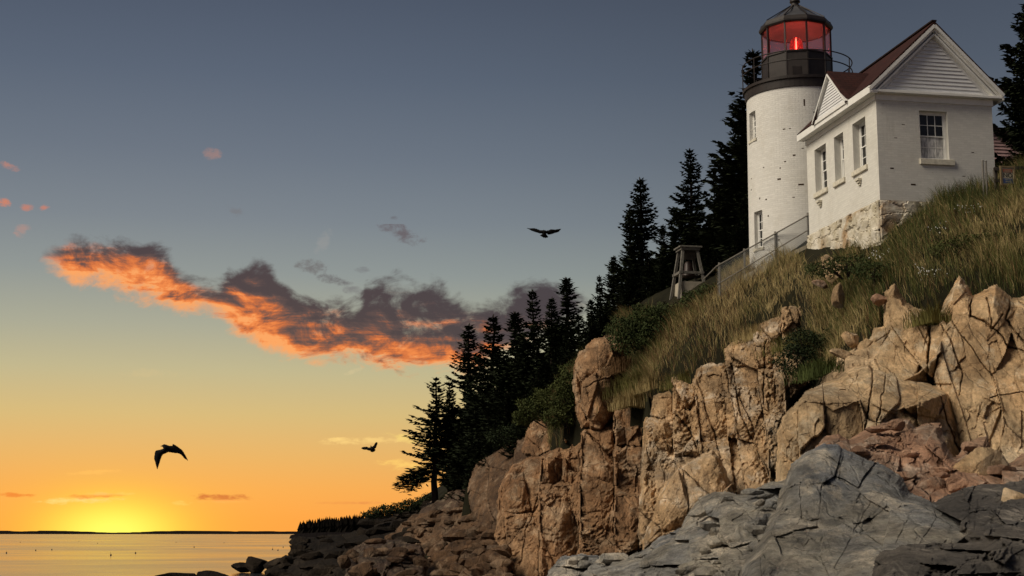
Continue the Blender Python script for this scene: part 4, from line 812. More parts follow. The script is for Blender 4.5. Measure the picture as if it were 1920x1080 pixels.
MB().lathe([(LR - .10, zt - .01), (.7, zt + .16), (0, zt + .22)], 20).build('ceiling', M_CEIL, tower, True)
MB().lathe([(LR - .10, zb + .02), (0, zb + .02)], 20).build('lantern_floor', M_IRON, tower)
# the lens and its lamp
M_LENS, t, b = mat('red_lens_glass', .05, .5); b.inputs['Base Color'].default_value = (.8, .12, .10, 1); b.inputs['Transmission Weight'].default_value = .92; b.inputs['Roughness'].default_value = .12
b.inputs['Emission Color'].default_value = (1., .05, .03, 1); b.inputs['Emission Strength'].default_value = .03
prof = []
for k in range(19):
    z = zb + .06 + k * .043; r = .25 * math.sqrt(max(.05, 1 - ((k - 9) / 10.5) ** 2)); prof += [(r - .02, z), (r + .012, z + .028)]
lens = MB().lathe(prof, 24).build('lens', M_LENS, tower)
M_LAMP, t, b = mat('lit_red_lamp', .5, .5); b.inputs['Base Color'].default_value = (.8, .1, .1, 1); b.inputs['Emission Color'].default_value = (1., .22, .14, 1); b.inputs['Emission Strength'].default_value = 16.
MB().lathe([(.018, zb + .05), (.02, zb + .5), (.012, zb + .86), (0, zb + .88)], 10).build('lamp', M_LAMP, tower)
pl = bpy.data.lights.new('lantern_light', 'POINT'); pl.energy = 8; pl.color = (1., .10, .06); pl.shadow_soft_size = .05; plo = bpy.data.objects.new('lantern_light', pl); COL.objects.link(plo); plo.parent = tower; plo.location = (0, -.42, zb + .55)
# gallery railing
rl = []
RR = 2.04
for z in (20.46 - TZ0, 20.10 - TZ0):
    MB().tube([(RR * math.sin(2 * math.pi * k / 64), -RR * math.cos(2 * math.pi * k / 64), z) for k in range(64)], .022, 6, True).build('rail', M_IRON, tower)
for k in range(9):
    a = A0 + 2 * math.pi * (k + .3) / 9; MB().tube([(RR * math.sin(a), -RR * math.cos(a), ZL + .02), (RR * math.sin(a), -RR * math.cos(a), 20.46 - TZ0)], .020, 6).build('baluster', M_IRON, tower)

# ------------------------------------------------------------------ red building behind, posts, sign
M_REDC = plain('faded_red_clapboard', (.55, .36, .36), .85, .2, .2, 3., .2)
rb = empty('red_building', tuple(hloc(4.05, 7.5, -.5)), HROT, 'faded red clapboard building behind the white house and spruce', 'building')
boxobj('wall', M_REDC, rb, -1.2, 7, 0, 4, -1.5, 5.3)
for k in range(40):
    z = .05 + k * .13; MB().add([(-1.2, -.045, z), (7, -.045, z), (7, -.012, z + .13), (-1.2, -.012, z + .13), (-1.2, -.002, z), (7, -.002, z)], [(0, 1, 2, 3), (0, 4, 5, 1)]).build('siding_board', M_REDC, rb)
boxobj('base_trim', plain('pale_pink_trim', (.42, .33, .32), .8, .2), rb, -1.2, 7, -.06, -.003, -.14, .045)
slab('roof', [(-1.4, -.2, 5.28), (7.4, -.2, 5.28), (7.4, 2, 5.9), (-1.4, 2, 5.9)], .1, M_ROOF, rb, lambda c, n: (c.x, c.y)); slab('roof', [(-1.4, 4.2, 5.28), (7.4, 4.2, 5.28), (7.4, 2, 5.9), (-1.4, 2, 5.9)], .1, M_ROOF, rb, lambda c, n: (c.x, c.y))
for i, (px, top, bot, lb) in enumerate(((1844, 302, 366, 'left of two thin pale pipe posts before the gable wall'), (1850, 303, 366, 'right of two thin pale pipe posts before the gable wall'))):
    a, c = at(px, bot, 45.4), at(px - 1.5, top, 45.4); o = MB().tube([(0, 0, -.4), tuple(np.array(c) - a)], .03, 8).tube([tuple(np.array(c) - a), tuple(np.array(c) - a + np.array([0, 0, .02]))], .038, 8).build('pipe_post', M_GALV); o.location = a; tag(o, lb, 'post')
a = at(1890, 350, 45.6); sg = empty('warning_sign', tuple(a), HROT, 'small framed warning sign reading NO on a wooden rail', 'sign')
sx = 45.6 / 2840
def flat(text, x, z, size, m, y):
    cu = bpy.data.curves.new('t', 'FONT'); cu.body = text; cu.size = size; cu.align_x = 'CENTER'; cu.align_y = 'CENTER'; cu.extrude = .003; ob = bpy.data.objects.new('t', cu); COL.objects.link(ob)
    me = bpy.data.meshes.new_from_object(ob.evaluated_get(bpy.context.evaluated_depsgraph_get())); bpy.data.objects.remove(ob); bpy.data.curves.remove(cu)
    o = link('lettering', me, sg, m); o.location = (x, y, z); o.rotation_euler = (math.pi / 2, 0, 0); return o
M_FRAME = plain('sign_frame_wood', (.20, .15, .08), .85, .2, .2, 8.); M_SGN = plain('sign_cream', (.40, .36, .26), .8, .2, .1, 8., 0); M_SRED = plain('sign_red', (.30, .09, .05), .8, .2, .1, 8., 0); M_SBLUE = plain('sign_blue', (.06, .09, .20), .8, .2, .1, 8., 0); M_INK = plain('sign_ink', (.012, .011, .01), .8, .2, .1, 8., 0)
boxobj('board', M_SGN, sg, -.20, .22, 0, .03, .08, .62)
for q in ((-.24, -.19, .04, .66), (.21, .26, .04, .66), (-.19, .21, .61, .66), (-.19, .21, .04, .09)): boxobj('frame', M_FRAME, sg, q[0], q[1], -.025, .028, q[2], q[3])
boxobj('red_panel', M_SRED, sg, -.15, .17, -.008, -.002, .46, .56); boxobj('blue_panel', M_SBLUE, sg, -.15, .17, -.008, -.002, .11, .26)
for q in ((-.10, .12, .525, .535), (-.12, .14, .485, .498)): boxobj('printed_line', M_SGN, sg, q[0], q[1], -.013, -.009, q[2], q[3])
for q in ((-.10, .12, .215, .225), (-.08, .10, .155, .165)): boxobj('printed_line', M_SGN, sg, q[0], q[1], -.013, -.009, q[2], q[3])
flat('NO', .01, .36, .20, M_INK, -.004)
rf_ = empty('rail_fence', tuple(at(1868, 352, 45.9)), HROT, 'dark wooden rail fence beside the right corner of the house', 'fence')
M_DW = plain('dark_weathered_wood', (.06, .05, .04), .9, .2, .3, 8.)
for x in (0., 1.15, 2.4): boxobj('post', M_DW, rf_, x - .05, x + .05, -.05, .05, -.6, .66 + .12 * x, .01)
for z in (.58, .20): MB().bar((-.1, -.07, z), (3.2, -.07, z + .30), .04, .10).build('rail', M_DW, rf_)

# ------------------------------------------------------------------ chain link fence on its concrete wall
FO = hloc(-.06, 5.98, 0); FAZ = math.radians(-42); FD = np.array([math.sin(FAZ), math.cos(FAZ), 0]); FN = np.array([FD[1], -FD[0], 0])
fence = empty('chain_link_fence', tuple(FO), -FAZ, 'chain link fence with pipe rails running down from the house past the tower', 'fence')
def fl(px, py): d = ray(px, py); q = CP + d * (((FO - CP) @ FN) / (d @ FN)) - FO; return (0., float(q @ FD), float(q[2]))
t0, t1, t2 = fl(1516, 403), fl(1344, 499), fl(1320, 523); l0, l1 = fl(1516, 431), fl(1345, 533)
MB().tube([t0, t1, t2], .026, 8).build('top_rail', M_GALV, fence); MB().tube([l0, l1], .022, 8).build('middle_rail', M_GALV, fence)
def lerp(a, c, f): return tuple(a[i] + (c[i] - a[i]) * f for i in range(3))
for px, py, hgt in ((1452, 439, 2.4), (1394, 471, 2.2), (1347, 497, 2.0), (1513, 404, 2.2)):
    p_ = fl(px, py); MB().tube([(p_[0] + .05, p_[1], p_[2] - hgt), (p_[0] + .05, p_[1], p_[2] + .10)], .04, 8).build('post', M_GALV, fence)
M_WIRE = plain('chain_link_wire', (.13, .14, .14), .5, .4, .1, 5., 0)
mb = MB(); y0, y1 = t0[1], t1[1]; n = int((y1 - y0) / .075); ztop = lambda y: t0[2] + (t1[2] - t0[2]) * (y - y0) / (y1 - y0); H_ = 1.25
for k in range(-int(H_ / .075), n):
    for s in (1, -1):
        ya = y0 + k * .075; yb = ya + H_
        fa, fb = max(0, (y0 - ya) / H_), min(1, (y1 - ya) / H_)
        if fb <= fa: continue
        def zz(f): y = ya + f * H_; return (y, ztop(y) - (H_ * f if s > 0 else H_ * (1 - f)))
        A, Bp = zz(fa), zz(fb); mb.bar((.0 + .012 * s, A[0], A[1]), (.0 + .012 * s, Bp[0], Bp[1]), .0048, .0048)
o = mb.build('wire_mesh', M_WIRE, fence); o['kind'] = 'stuff'
w0, w1 = fl(1512, 461), fl(1400, 516)
rw = MB().add([(-.15, w0[1] - .1, -4), (.10, w0[1] - .1, -4), (.10, w1[1], -4), (-.15, w1[1], -4), (-.15, w0[1] - .1, w0[2]), (.10, w0[1] - .1, w0[2]), (.10, w1[1], w1[2]), (-.15, w1[1], w1[2])], [(4, 5, 6, 7), (0, 1, 5, 4), (1, 2, 6, 5), (2, 3, 7, 6), (3, 0, 4, 7)]).build('retaining_wall', plain('mossy_concrete', (.17, .15, .11), .95, .1, .35, 2., .3)); rw.location = tuple(FO); rw.rotation_euler = (0, 0, -FAZ); tag(rw, 'low concrete retaining wall under the chain link fence', 'wall')

# ------------------------------------------------------------------ wooden bell stand
bs0 = at(1276, 552, 61.); bs = empty('bell_stand', tuple(bs0), HROT, 'open grey wooden bell stand on a concrete block below the tower', 'bell stand')
s = 61 / 2840; WB = 1.15
def leg_pt(i, z):  # tapering square tower, corner i
    f = z / 2.05; ins = .30 * f; x0, x1 = -.06 + ins, WB - .02 - ins; yy0, yy1 = ins, WB - ins
    return [(x0, yy0, z), (x1, yy0, z), (x1, yy1, z), (x0, yy1, z)][i]
cb = MB(); cb.add([(-.0 + .03, .05, -1.), (WB - .05, .05, -1.), (WB - .05, WB - .05, -1), (.03, WB - .05, -1), (.09, .1, .58), (WB - .12, .1, .58), (WB - .12, WB - .1, .58), (.09, WB - .1, .58)], [(4, 5, 6, 7), (0, 1, 5, 4), (1, 2, 6, 5), (2, 3, 7, 6), (3, 0, 4, 7)]).build('concrete_block', M_CONC, bs)
for i in range(4): MB().bar(leg_pt(i, -.2), leg_pt(i, 2.0), .11, .11, (0, 1, 0)).build('leg', M_WOOD, bs)
for i in range(4):
    a, c = leg_pt(i, .96), leg_pt((i + 1) % 4, .96); e = (Vector(c) - Vector(a)).normalized() * .09; MB().bar(Vector(a) - e, Vector(c) + e, .13, .10).build('rail', M_WOOD, bs)
boxobj('cap', M_WOOD, bs, .12, WB - .20, .18, WB - .18, 1.93, 2.03, .01); boxobj('cap', M_WOOD, bs, .05, WB - .12, .12, WB - .12, 2.032, 2.10, .01)
boxobj('board', M_DW, bs, .27, WB - .34, .40, .44, 1.55, 1.92)
MB().lathe([(0, 1.5), (.10, 1.49), (.16, 1.40), (.19, 1.15), (.25, .98), (.34, .86), (.33, .84), (0, .9)], 20, (WB / 2 - .03, WB / 2, 0)).build('bell', plain('dark_bronze', (.035, .02, .015), .5, .4), bs, True)

# ------------------------------------------------------------------ spruces
def leafmat(name, a, c, rough=.8):
    m, t, b = mat(name, rough, .15); p = pos(t); t.l.new(t.ramp(t.noise(p, 1.3, 4, .65), [(.35, a), (.65, c)]), b.inputs['Base Color']); return m
M_SPR = leafmat('spruce_needles', (.009, .013, .006), (.024, .032, .013)); M_BARK = plain('spruce_bark', (.030, .022, .018), .95, .1, .3, 8., .4)
def spruce_meshes(seed, bare=.04, width=.20, droop=.28, dens=1., whorls=46, ragged=.35, limbs=()):
    """unit-height spruce: trunk mesh, crown mesh of drooping boughs set with needle sprays"""
    r = random.Random(seed); tr = MB()
    bend = [(r.uniform(-.006, .006), r.uniform(-.006, .006)) for _ in range(9)]
    pts = [(bend[i][0], bend[i][1], i / 8) for i in range(9)]; tr.tube(pts, 0, 7, False, [.016 * (1 - i / 8) ** .8 + .0012 for i in range(9)])
    V = []; F = []
    def spray(p, d, L, w):
        side = d.cross(Vector((0, 0, 1)));
        if side.length < .01: side = Vector((1, 0, 0))
        side.normalize(); tilt = r.uniform(-.9, .9); side = (side * math.cos(tilt) + Vector((0, 0, 1)) * math.sin(tilt)).normalized()
        k = len(V); q = p + d * L * .5; e = p + d * L
        V.extend([tuple(p), tuple(q + side * w), tuple(e), tuple(q - side * w)]); F.append((k, k + 1, k + 2, k + 3))
    gaps = [(r.uniform(.2, .9), r.uniform(0, 6.28)) for _ in range(5)]
    for wv in range(whorls):
        f = (wv + r.random() * .8) / whorls; z = bare + (1 - bare) * f * .985
        env = width * ((1 - f) ** .85) * (.55 + .45 * min(1, f / .12 + .3)) + .008
        n = r.choice((4, 5, 5, 6)); a0 = r.random() * 6.28
        for b_ in range(n):
            a = a0 + b_ * 6.283 / n + r.uniform(-.35, .35); L = env * r.uniform(1 - ragged, 1 + ragged * .55)
            for gf, ga in gaps:
                if abs(gf - f) < .06 and math.cos(a - ga) > .3: L *= .55
            up = .35 * f + .05; out = Vector((math.cos(a), math.sin(a), 0)); base = Vector((0, 0, z)); steps = max(3, int(L / .011)); prev = base
            for s in range(1, steps + 1):
                u = s / steps; p = base + out * L * u + Vector((0, 0, L * (up * u - droop * u * (1.5 - u) * 1.3 + .16 * u ** 3)))
                dirv = (p - prev).normalized(); prev = p
                if u < .12 and L > .05: continue
                wloc = L * .34 * (1 - u * .55) + .006
                for sd_ in (-1, 1):
                    for _ in range(3):
                        if r.random() > .92: continue
                        sv = dirv.cross(Vector((0, 0, 1))).normalized() * sd_; d = (dirv * r.uniform(.35, 1.) + sv * r.uniform(.3, 1.) + Vector((0, 0, r.uniform(-.55, .12)))).normalized()
                        spray(p - dirv * .004, d, wloc * r.uniform(.45, 1.) + .006, .0045 + .0055 * r.random())
            spray(prev - out * .008, (prev - base).normalized(), .03, .004)
    for k in range(4): spray(Vector((0, 0, .965)), Vector((r.uniform(-.15, .15), r.uniform(-.15, .15), 1)).normalized(), .035, .003)
    for (a, z, L, dz) in limbs:
        out = Vector((math.cos(a), math.sin(a), 0)); tr.tube([Vector((0, 0, z)), Vector((0, 0, z)) + out * L * .5 + Vector((0, 0, dz * .3)), Vector((0, 0, z)) + out * L + Vector((0, 0, dz))], 0, 5, False, [.006, .0045, .002])
        for _ in range(300):
            u = r.uniform(.12, 1.05); p = Vector((0, 0, z + dz * u * u)) + out * L * u + Vector((r.gauss(0, .010), r.gauss(0, .012), r.gauss(0, .016) - .01))
            spray(p, Vector((out.x + r.gauss(0, .7), out.y + r.gauss(0, .7), r.uniform(-.5, .4))).normalized(), .035, .006)
    return meshdata('trunk', tr.v, tr.f, True), meshdata('crown', V, F)
PROTO = [spruce_meshes(1), spruce_meshes(2, width=.165, whorls=50), spruce_meshes(3, width=.235, droop=.35, ragged=.45), spruce_meshes(4, width=.14, whorls=52, ragged=.5), spruce_meshes(5, width=.20, ragged=.55, droop=.2),
         spruce_meshes(6, bare=.38, width=.15, whorls=28, ragged=.6, droop=.10, limbs=((3.3, .36, .150, -.12), (2.9, .33, .135, -.10), (3.6, .29, .11, -.08), (.2, .27, .08, -.04))), spruce_meshes(7, bare=.36, width=.12, whorls=32, ragged=.6, droop=.1)]
for a, c in PROTO: a.materials.append(M_BARK); c.materials.append(M_SPR)
def spruce(px, top, Y, kind, wide, label, rz=None, group='spruces along the clifftop', dz=-.3):
    c = at(px, top, Y); g = ground(c[0], Y) + dz; h = c[2] - g
    o = empty('spruce_tree', (c[0], Y, g), random.uniform(0, 6.28) if rz is None else rz, label, 'tree', group)
    o.scale = (h * wide * 1.5, h * wide * 1.5, h)
    for nm, me in zip(('trunk', 'crown'), PROTO[kind]): k = bpy.data.objects.new(nm, me); COL.objects.link(k); k.parent = o
    return o
T = [(1412, 92, 62.5, 0, .95, 'tallest dark spruce, its top rising beside the lantern gallery'), (1388, 190, 65, 2, .8, 'spruce with ragged boughs close to the left of the tower'), (1365, 292, 68, 0, .9, 'bushy spruce between the pointed one and the tower'), (1293, 277, 67, 2, .85, 'tall pointed spruce standing alone behind the bell stand'),
     (1201, 332, 73, 1, 1., 'narrow spruce whose tip stands highest left of the bell stand'), (1180, 388, 75, 4, .8, 'slightly shorter spruce leaning on the narrow one'), (1150, 478, 76, 1, .9, 'small spruce at the left foot of the narrow pair'), (1243, 420, 71, 4, .8, 'dark spruce filling the gap left of the bell stand'),
     (1124, 515, 79, 0, .75, 'spruce tip just right of the dark cloud end'), (1062, 519, 85, 3, 1.25, 'sharp spruce at the right of the twin tips against the cloud'), (1034, 556, 83, 1, .9, 'leaning spruce tip between the twin tips'), (999, 541, 88, 0, .8, 'sharp spruce at the left of the twin tips against the cloud'),
     (966, 583, 90, 3, 1.2, 'low spruce tip left of the twin tips'), (924, 589, 95, 1, 1.0, 'slender spruce second from the sunset end of the stand'), (879, 605, 101, 1, 1.0, 'slender spruce with open crown at the sunset end of the stand'),
     (843, 714, 101, 6, .95, 'thin bare-stemmed spruce right of the lone pair'), (818, 708, 100, 5, 1.1, 'lone bare-stemmed spruce with a long low limb at the shore end')]
for i, q in enumerate(T): spruce(*q, rz=(0. if q[3] == 5 else None))
random.seed(31)
FILL = [(1060, 720, 72, 2), (1030, 750, 73, 4), (1000, 770, 76, 0), (960, 800, 80, 2), (935, 815, 83, 4), (985, 740, 78, 2), (1010, 690, 82, 0), (940, 720, 90, 0), (890, 840, 91, 4), (915, 700, 95, 2), (880, 700, 99, 4), (1065, 610, 82, 4), (1105, 620, 69, 2), (1125, 580, 71, 4), (1150, 590, 67, 0), (1045, 600, 88, 2), (975, 620, 92, 0), (1240, 480, 66, 0), (1275, 470, 65.5, 2), (1300, 400, 69, 4), (1400, 300, 64.5, 2), (1350, 350, 66, 4), (900, 668, 97, 0), (945, 655, 92, 2), (985, 640, 89, 4), (1040, 628, 84, 0), (1085, 590, 80, 2), (1108, 560, 79, 4), (1140, 556, 76, 0), (890, 770, 96, 2), (915, 752, 92, 0), (950, 735, 87, 2), (1000, 708, 82, 4), (1050, 682, 76, 0), (1090, 640, 73, 2), (1075, 660, 78, 4), (1020, 660, 90, 0), (960, 690, 95, 4), (1165, 540, 71, 2), (1215, 470, 69, 0), (1265, 430, 73, 4), (1330, 400, 70, 0), (1325, 452, 65, 2), (1392, 372, 61, 4), (1382, 420, 59.5, 2), (1345, 440, 62, 0), (1225, 520, 66, 4), (870, 830, 96, 0), (930, 790, 86, 4), (1110, 590, 70, 0), (1180, 500, 68, 4), (905, 820, 90, 2), (975, 770, 80, 0)]
for px, top, Y, k in FILL: spruce(px, top, Y, k, random.uniform(.85, 1.15), 'dark spruce deep inside the dense stand between cliff and lighthouse', group='spruces inside the dense stand')
for q in ((1922, 4, 50.6, 2, .60, 'black spruce at the right edge overlapping the red building'), (1945, -70, 54, 0, .9, 'taller spruce cut by the right edge of the view'), (1990, 20, 58, 4, .9, 'spruce beyond the right edge behind the red building')): spruce(*q, group='spruces beside the house')

# far point with its wood
M_FW = plain('far_wood', (.008, .007, .006), 1., 0., .2, .1, 0)
V = []; F = []; r = random.Random(5)
def cone(x, y, z, w, h):
    k = len(V); n = 5
    for lv, (rr, zz) in enumerate(((.5, 0), (.42, .25), (.5, .3), (.25, .6), (.3, .63), (.02, 1.))):
        for i in range(n): a = i * 6.283 / n + lv; V.append((x + w * rr * math.cos(a) * r.uniform(.7, 1.2), y + w * rr * math.sin(a), z + h * zz))
    for lv in range(5):
        for i in range(n): F.append((k + lv * n + i, k + lv * n + (i + 1) % n, k + (lv + 1) * n + (i + 1) % n, k + (lv + 1) * n + i))
for i in range(330):
    px = 561 + 260 * (i / 330) + r.uniform(-2, 2); Y = r.uniform(900, 1000); base = at(px, 1003, Y); tp = np.interp(px, [560, 575, 620, 660, 700, 745, 790, 840], [982, 975, 971, 966, 962, 957, 955, 952]) + r.gauss(0, 2.2)
    tz = at(px, tp, Y)[2]; cone(base[0], Y, -.5, r.uniform(3, 5.5), max(3, tz))
fw = link('far_wood', meshdata('far_wood', V, F), None, M_FW); tag(fw, 'distant black spruce wood on the low point by the water', 'wood', kind='stuff')
V = []; F = []
px = np.arange(548, 860, 3.); zt_ = [max(.05, at(x, np.interp(x, [548, 560, 600, 860], [1004, 1001, 999, 996]), 900)[2]) + r.uniform(0, .3) for x in px]
for x, z in zip(px, zt_): c = at(x, 1003, 900); V += [(c[0], 885, -1), (c[0], 893, z), (c[0], 1010, z), (c[0], 1020, -1)]
for i in range(len(px) - 1): F += [(4 * i + k, 4 * i + 4 + k, 4 * i + 5 + k, 4 * i + 1 + k) for k in range(3)]
fp = link('far_point', meshdata('far_point', V, F), None, M_FAR); tag(fp, 'low dark point of land under the distant wood', 'land', kind='structure')

# ------------------------------------------------------------------ shrubs (leaf by leaf)
def shrub(px, py, Y, blobs, n, label, m, leaf=.07, seed=1, name='shrub'):
    """blobs: (du, dv, dw, rx, ry, rz) in metres about the foot"""
    r = np.random.default_rng(seed); c = at(px, py, Y); o = empty(name, tuple(c), 0, label, 'shrub'); V = []; F = []
    vol = np.array([b[3] * b[4] * b[5] for b in blobs]); ch = r.choice(len(blobs), n, p=vol / vol.sum())
    for i in range(n):
        b = blobs[ch[i]]; d = r.normal(size=3); d /= np.linalg.norm(d); rad = r.uniform(.25, 1.) ** .45 * (1 + .18 * math.sin(5 * d[0] + 4 * d[2] + seed) + .12 * math.sin(11 * d[1] - 7 * d[2]))
        p_ = np.array(b[:3]) + d * np.array(b[3:]) * rad; t_ = r.normal(size=3); t_ /= np.linalg.norm(t_); u = np.cross(t_, r.normal(size=3)); u /= np.linalg.norm(u); L = leaf * r.uniform(.6, 1.4); k = len(V)
        V += [p_, p_ + t_ * L * .5 + u * L * .3, p_ + t_ * L, p_ + t_ * L * .5 - u * L * .3]; F.append((k, k + 1, k + 2, k + 3))
    link('foliage', meshdata('foliage', np.array(V), F), o, m); mb = MB()
    for b in blobs:
        for j in range(3): mb.tube([(b[0] * .2, b[1] * .2, -.3), (b[0] * .7 + r.uniform(-.1, .1), b[1] * .7, b[2] * .6), (b[0] + r.uniform(-.2, .2), b[1], b[2] + b[5] * .4)], 0, 5, False, [.03, .02, .008])
    mb.build('stems', M_BARK, o); return o
M_SH1 = leafmat('dark_green_leaves', (.022, .032, .010), (.055, .072, .022)); M_SH2 = leafmat('olive_leaves', (.030, .040, .010), (.075, .085, .025)); M_SH3 = leafmat('deep_green_leaves', (.010, .016, .006), (.03, .042, .014))  # M_SH3 is the darkest of the three leaf greens
shrub(1215, 650, 59.5, [(-.9, 0, .7, .8, .6, .55), (0, .1, 1.1, .9, .7, .65), (.9, 0, 1.2, .8, .6, .6), (.3, -.3, .5, 1.2, .6, .6), (-.6, -.2, .2, .9, .5, .5), (1.4, .2, 1.3, .5, .5, .4)], 15000, 'dark green bush below the bell stand', M_SH1, .085, 1)
shrub(1328, 574, 58., [(-.5, 0, .3, .6, .5, .35), (.2, 0, .5, .6, .5, .4), (.8, 0, .4, .4, .4, .4)], 5200, 'green bush at the right foot of the bell stand', M_SH1, .08, 2)
shrub(1035, 790, 69.5, [(-.8, .4, .6, .9, .6, .6), (0, .2, 1.0, .9, .6, .7), (.8, 0, 1.4, .7, .6, .9), (.9, .0, 2.1, .6, .5, .7), (-1.3, .6, .2, .6, .5, .4), (.5, .3, .4, .8, .5, .7)], 19000, 'mid green bush spilling over the russet ridge', M_SH2, .09, 3)
shrub(1062, 790, 65.5, [(-.3, .2, .3, .7, .5, .6), (0, .3, 1.0, .6, .5, .7), (.1, .4, 1.7, .5, .5, .6)], 9000, 'green bush against the left side of the tall rounded block', M_SH2, .085, 13)
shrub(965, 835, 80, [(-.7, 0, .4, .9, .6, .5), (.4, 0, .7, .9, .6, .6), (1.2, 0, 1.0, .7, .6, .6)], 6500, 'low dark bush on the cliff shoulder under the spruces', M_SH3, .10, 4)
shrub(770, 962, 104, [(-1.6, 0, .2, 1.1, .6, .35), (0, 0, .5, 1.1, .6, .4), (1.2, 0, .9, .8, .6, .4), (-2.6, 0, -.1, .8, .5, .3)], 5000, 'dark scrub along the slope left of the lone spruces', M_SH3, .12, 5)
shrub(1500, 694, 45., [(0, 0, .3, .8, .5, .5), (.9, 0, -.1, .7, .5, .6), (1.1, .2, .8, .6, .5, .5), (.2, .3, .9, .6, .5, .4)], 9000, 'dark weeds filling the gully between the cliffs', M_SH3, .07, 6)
shrub(1640, 520, 43.6, [(0, 0, .2, .7, .4, .3), (.9, 0, .3, .6, .4, .25)], 2600, 'patch of dark green weeds on the grassy slope below the house', M_SH1, .06, 7)
shrub(1840, 470, 42.6, [(0, 0, .2, .9, .4, .35), (1., 0, .25, .6, .4, .3), (-.9, 0, .1, .6, .4, .3)], 3600, 'broad patch of green weeds on the slope at the right', M_SH2, .06, 8)
shrub(1590, 505, 45., [(0, 0, .15, .8, .4, .3), (-.8, 0, .0, .6, .4, .25)], 2600, 'dark green weeds at the foot of the stone foundation', M_SH1, .06, 9)

# ------------------------------------------------------------------ grass
def bladesmat(name, a, c): 
    m, t, b = mat(name, .75, .15); t.l.new(t.ramp(t.noise(pos(t), 2.2, 4, .65), [(.35, a), (.65, c)]), b.inputs['Base Color']); return m
GM_ = [bladesmat('straw_grass', (.20, .15, .06), (.40, .31, .145)), bladesmat('olive_grass', (.075, .072, .02), (.16, .145, .045)), bladesmat('green_grass', (.036, .05, .013), (.085, .105, .03)), bladesmat('russet_grass', (.10, .055, .025), (.19, .11, .05))]
GP = [(1040, 850), (1000, 830), (1060, 700), (1140, 650), (1165, 590), (1240, 588), (1300, 584), (1335, 560), (1362, 522), (1420, 490), (1508, 480), (1512, 496), (1560, 486), (1600, 470), (1650, 430), (1700, 395), (1760, 370), (1800, 358), (1866, 345), (1925, 325), (2040, 300), (2400, 200), (2400, 600), (2040, 620), (1900, 590), (1860, 560), (1820, 570), (1770, 600), (1740, 620), (1690, 590), (1660, 650), (1600, 690), (1560, 720), (1500, 700), (1500, 610), (1440, 620), (1400, 650), (1330, 700), (1290, 730), (1240, 735), (1190, 770), (1160, 750), (1175, 660)]
def grass(name, label, N, poly, xr, yr, hts, seed, mats=GM_, depth=None):
    r = np.random.default_rng(seed); X = r.uniform(*xr, N); Yv = r.uniform(*yr, N); fx = np.interp(X, gx, np.arange(nx)); fy = np.interp(Yv, gy, np.arange(ny))
    i = np.clip(fx.astype(int), 0, nx - 2); j = np.clip(fy.astype(int), 0, ny - 2); a = fx - i; c = fy - j
    Z = GZ[j, i] * (1 - a) * (1 - c) + GZ[j, i + 1] * a * (1 - c) + GZ[j + 1, i] * (1 - a) * c + GZ[j + 1, i + 1] * a * c
    PX, PY = proj(np.stack([X, Yv, Z], -1)); cl = fbm(np.stack([X * .8, Yv * .8, X * 0], -1), 3, 77); cl2 = fbm(np.stack([X * .35, Yv * .35, X * 0 + 9], -1), 3, 78)
    # inside the house or the tower nothing grows
    q = np.stack([X, Yv], -1) - C0[:2]; u = q @ EU[:2]; v = q @ EV[:2]; inh = (u > -.1) & (u < HW + .1) & (v > -.1) & (v < HL + .1)
    keep = inpoly(PX, PY, poly) & ~inh & (r.random(N) < .75 + .6 * cl)
    X, Yv, Z, PX, PY, cl, cl2 = (k[keep] for k in (X, Yv, Z, PX, PY, cl, cl2)); n = len(X)
    H = r.uniform(*hts, n) * (1 + .8 * cl) * (.8 + .4 * r.random(n)); ang = r.uniform(0, 6.28, n); wd = r.uniform(.0035, .008, n); lean = r.uniform(.05, .75, n) * H; la = r.normal(2.6, 1.1, n) + 2.5 * cl2
    sx_, sy_ = np.cos(ang) * wd, np.sin(ang) * wd; lx, ly = np.cos(la) * lean, np.sin(la) * lean
    def P(f, w): return [np.stack([X + lx * f * f + s * sx_ * w, Yv + ly * f * f + s * sy_ * w, Z - .05 + H * f * (1 - .12 * f)], -1) for s in (-1, 1)]
    a0, a1 = P(0, 1.); b0, b1 = P(.4, .9); c0, c1 = P(.75, .6); tip = np.stack([X + lx, Yv + ly, Z - .05 + H * .88], -1)
    V = np.stack([a0, a1, b0, b1, c0, c1, tip], 1).reshape(-1, 3); k = np.arange(n)[:, None] * 7
    Q = np.concatenate([k + np.array([[0, 1, 3, 2]]), k + np.array([[2, 3, 5, 4]])], 0); Tt = k + np.array([[4, 5, 6]])
    me = bpy.data.meshes.new(name); F = np.concatenate([Q.ravel(), Tt.ravel()]); nl = len(F); npoly = len(Q) + len(Tt)
    me.vertices.add(len(V)); me.vertices.foreach_set('co', V.astype(np.float32).ravel()); me.loops.add(nl); me.loops.foreach_set('vertex_index', F.astype(np.int32)); me.polygons.add(npoly)
    st = np.concatenate([np.arange(len(Q)) * 4, len(Q) * 4 + np.arange(len(Tt)) * 3]); me.polygons.foreach_set('loop_start', st.astype(np.int32))
    g = cl2 * 1.5 + r.normal(0, .3, n) + .1; left = sstep(1480, 1280, PX)
    mi = np.where(g > .30, 2, np.where(g > -.12, 1, 0)); mi = np.where((r.random(n) < .10 + .30 * left), 3, mi); mi = np.where(r.random(n) < .12, 0, mi)
    me.polygons.foreach_set('material_index', np.concatenate([mi, mi, mi]).astype(np.int32)); me.update(calc_edges=True); me.validate()
    o = link(name, me, None, mats); return tag(o, label, 'grass', kind='stuff')
grass('grass', 'tall dry and green grass covering the slope below the house', 1000000, GP, (-2, 34), (34, 72), (.30, .66), 5)
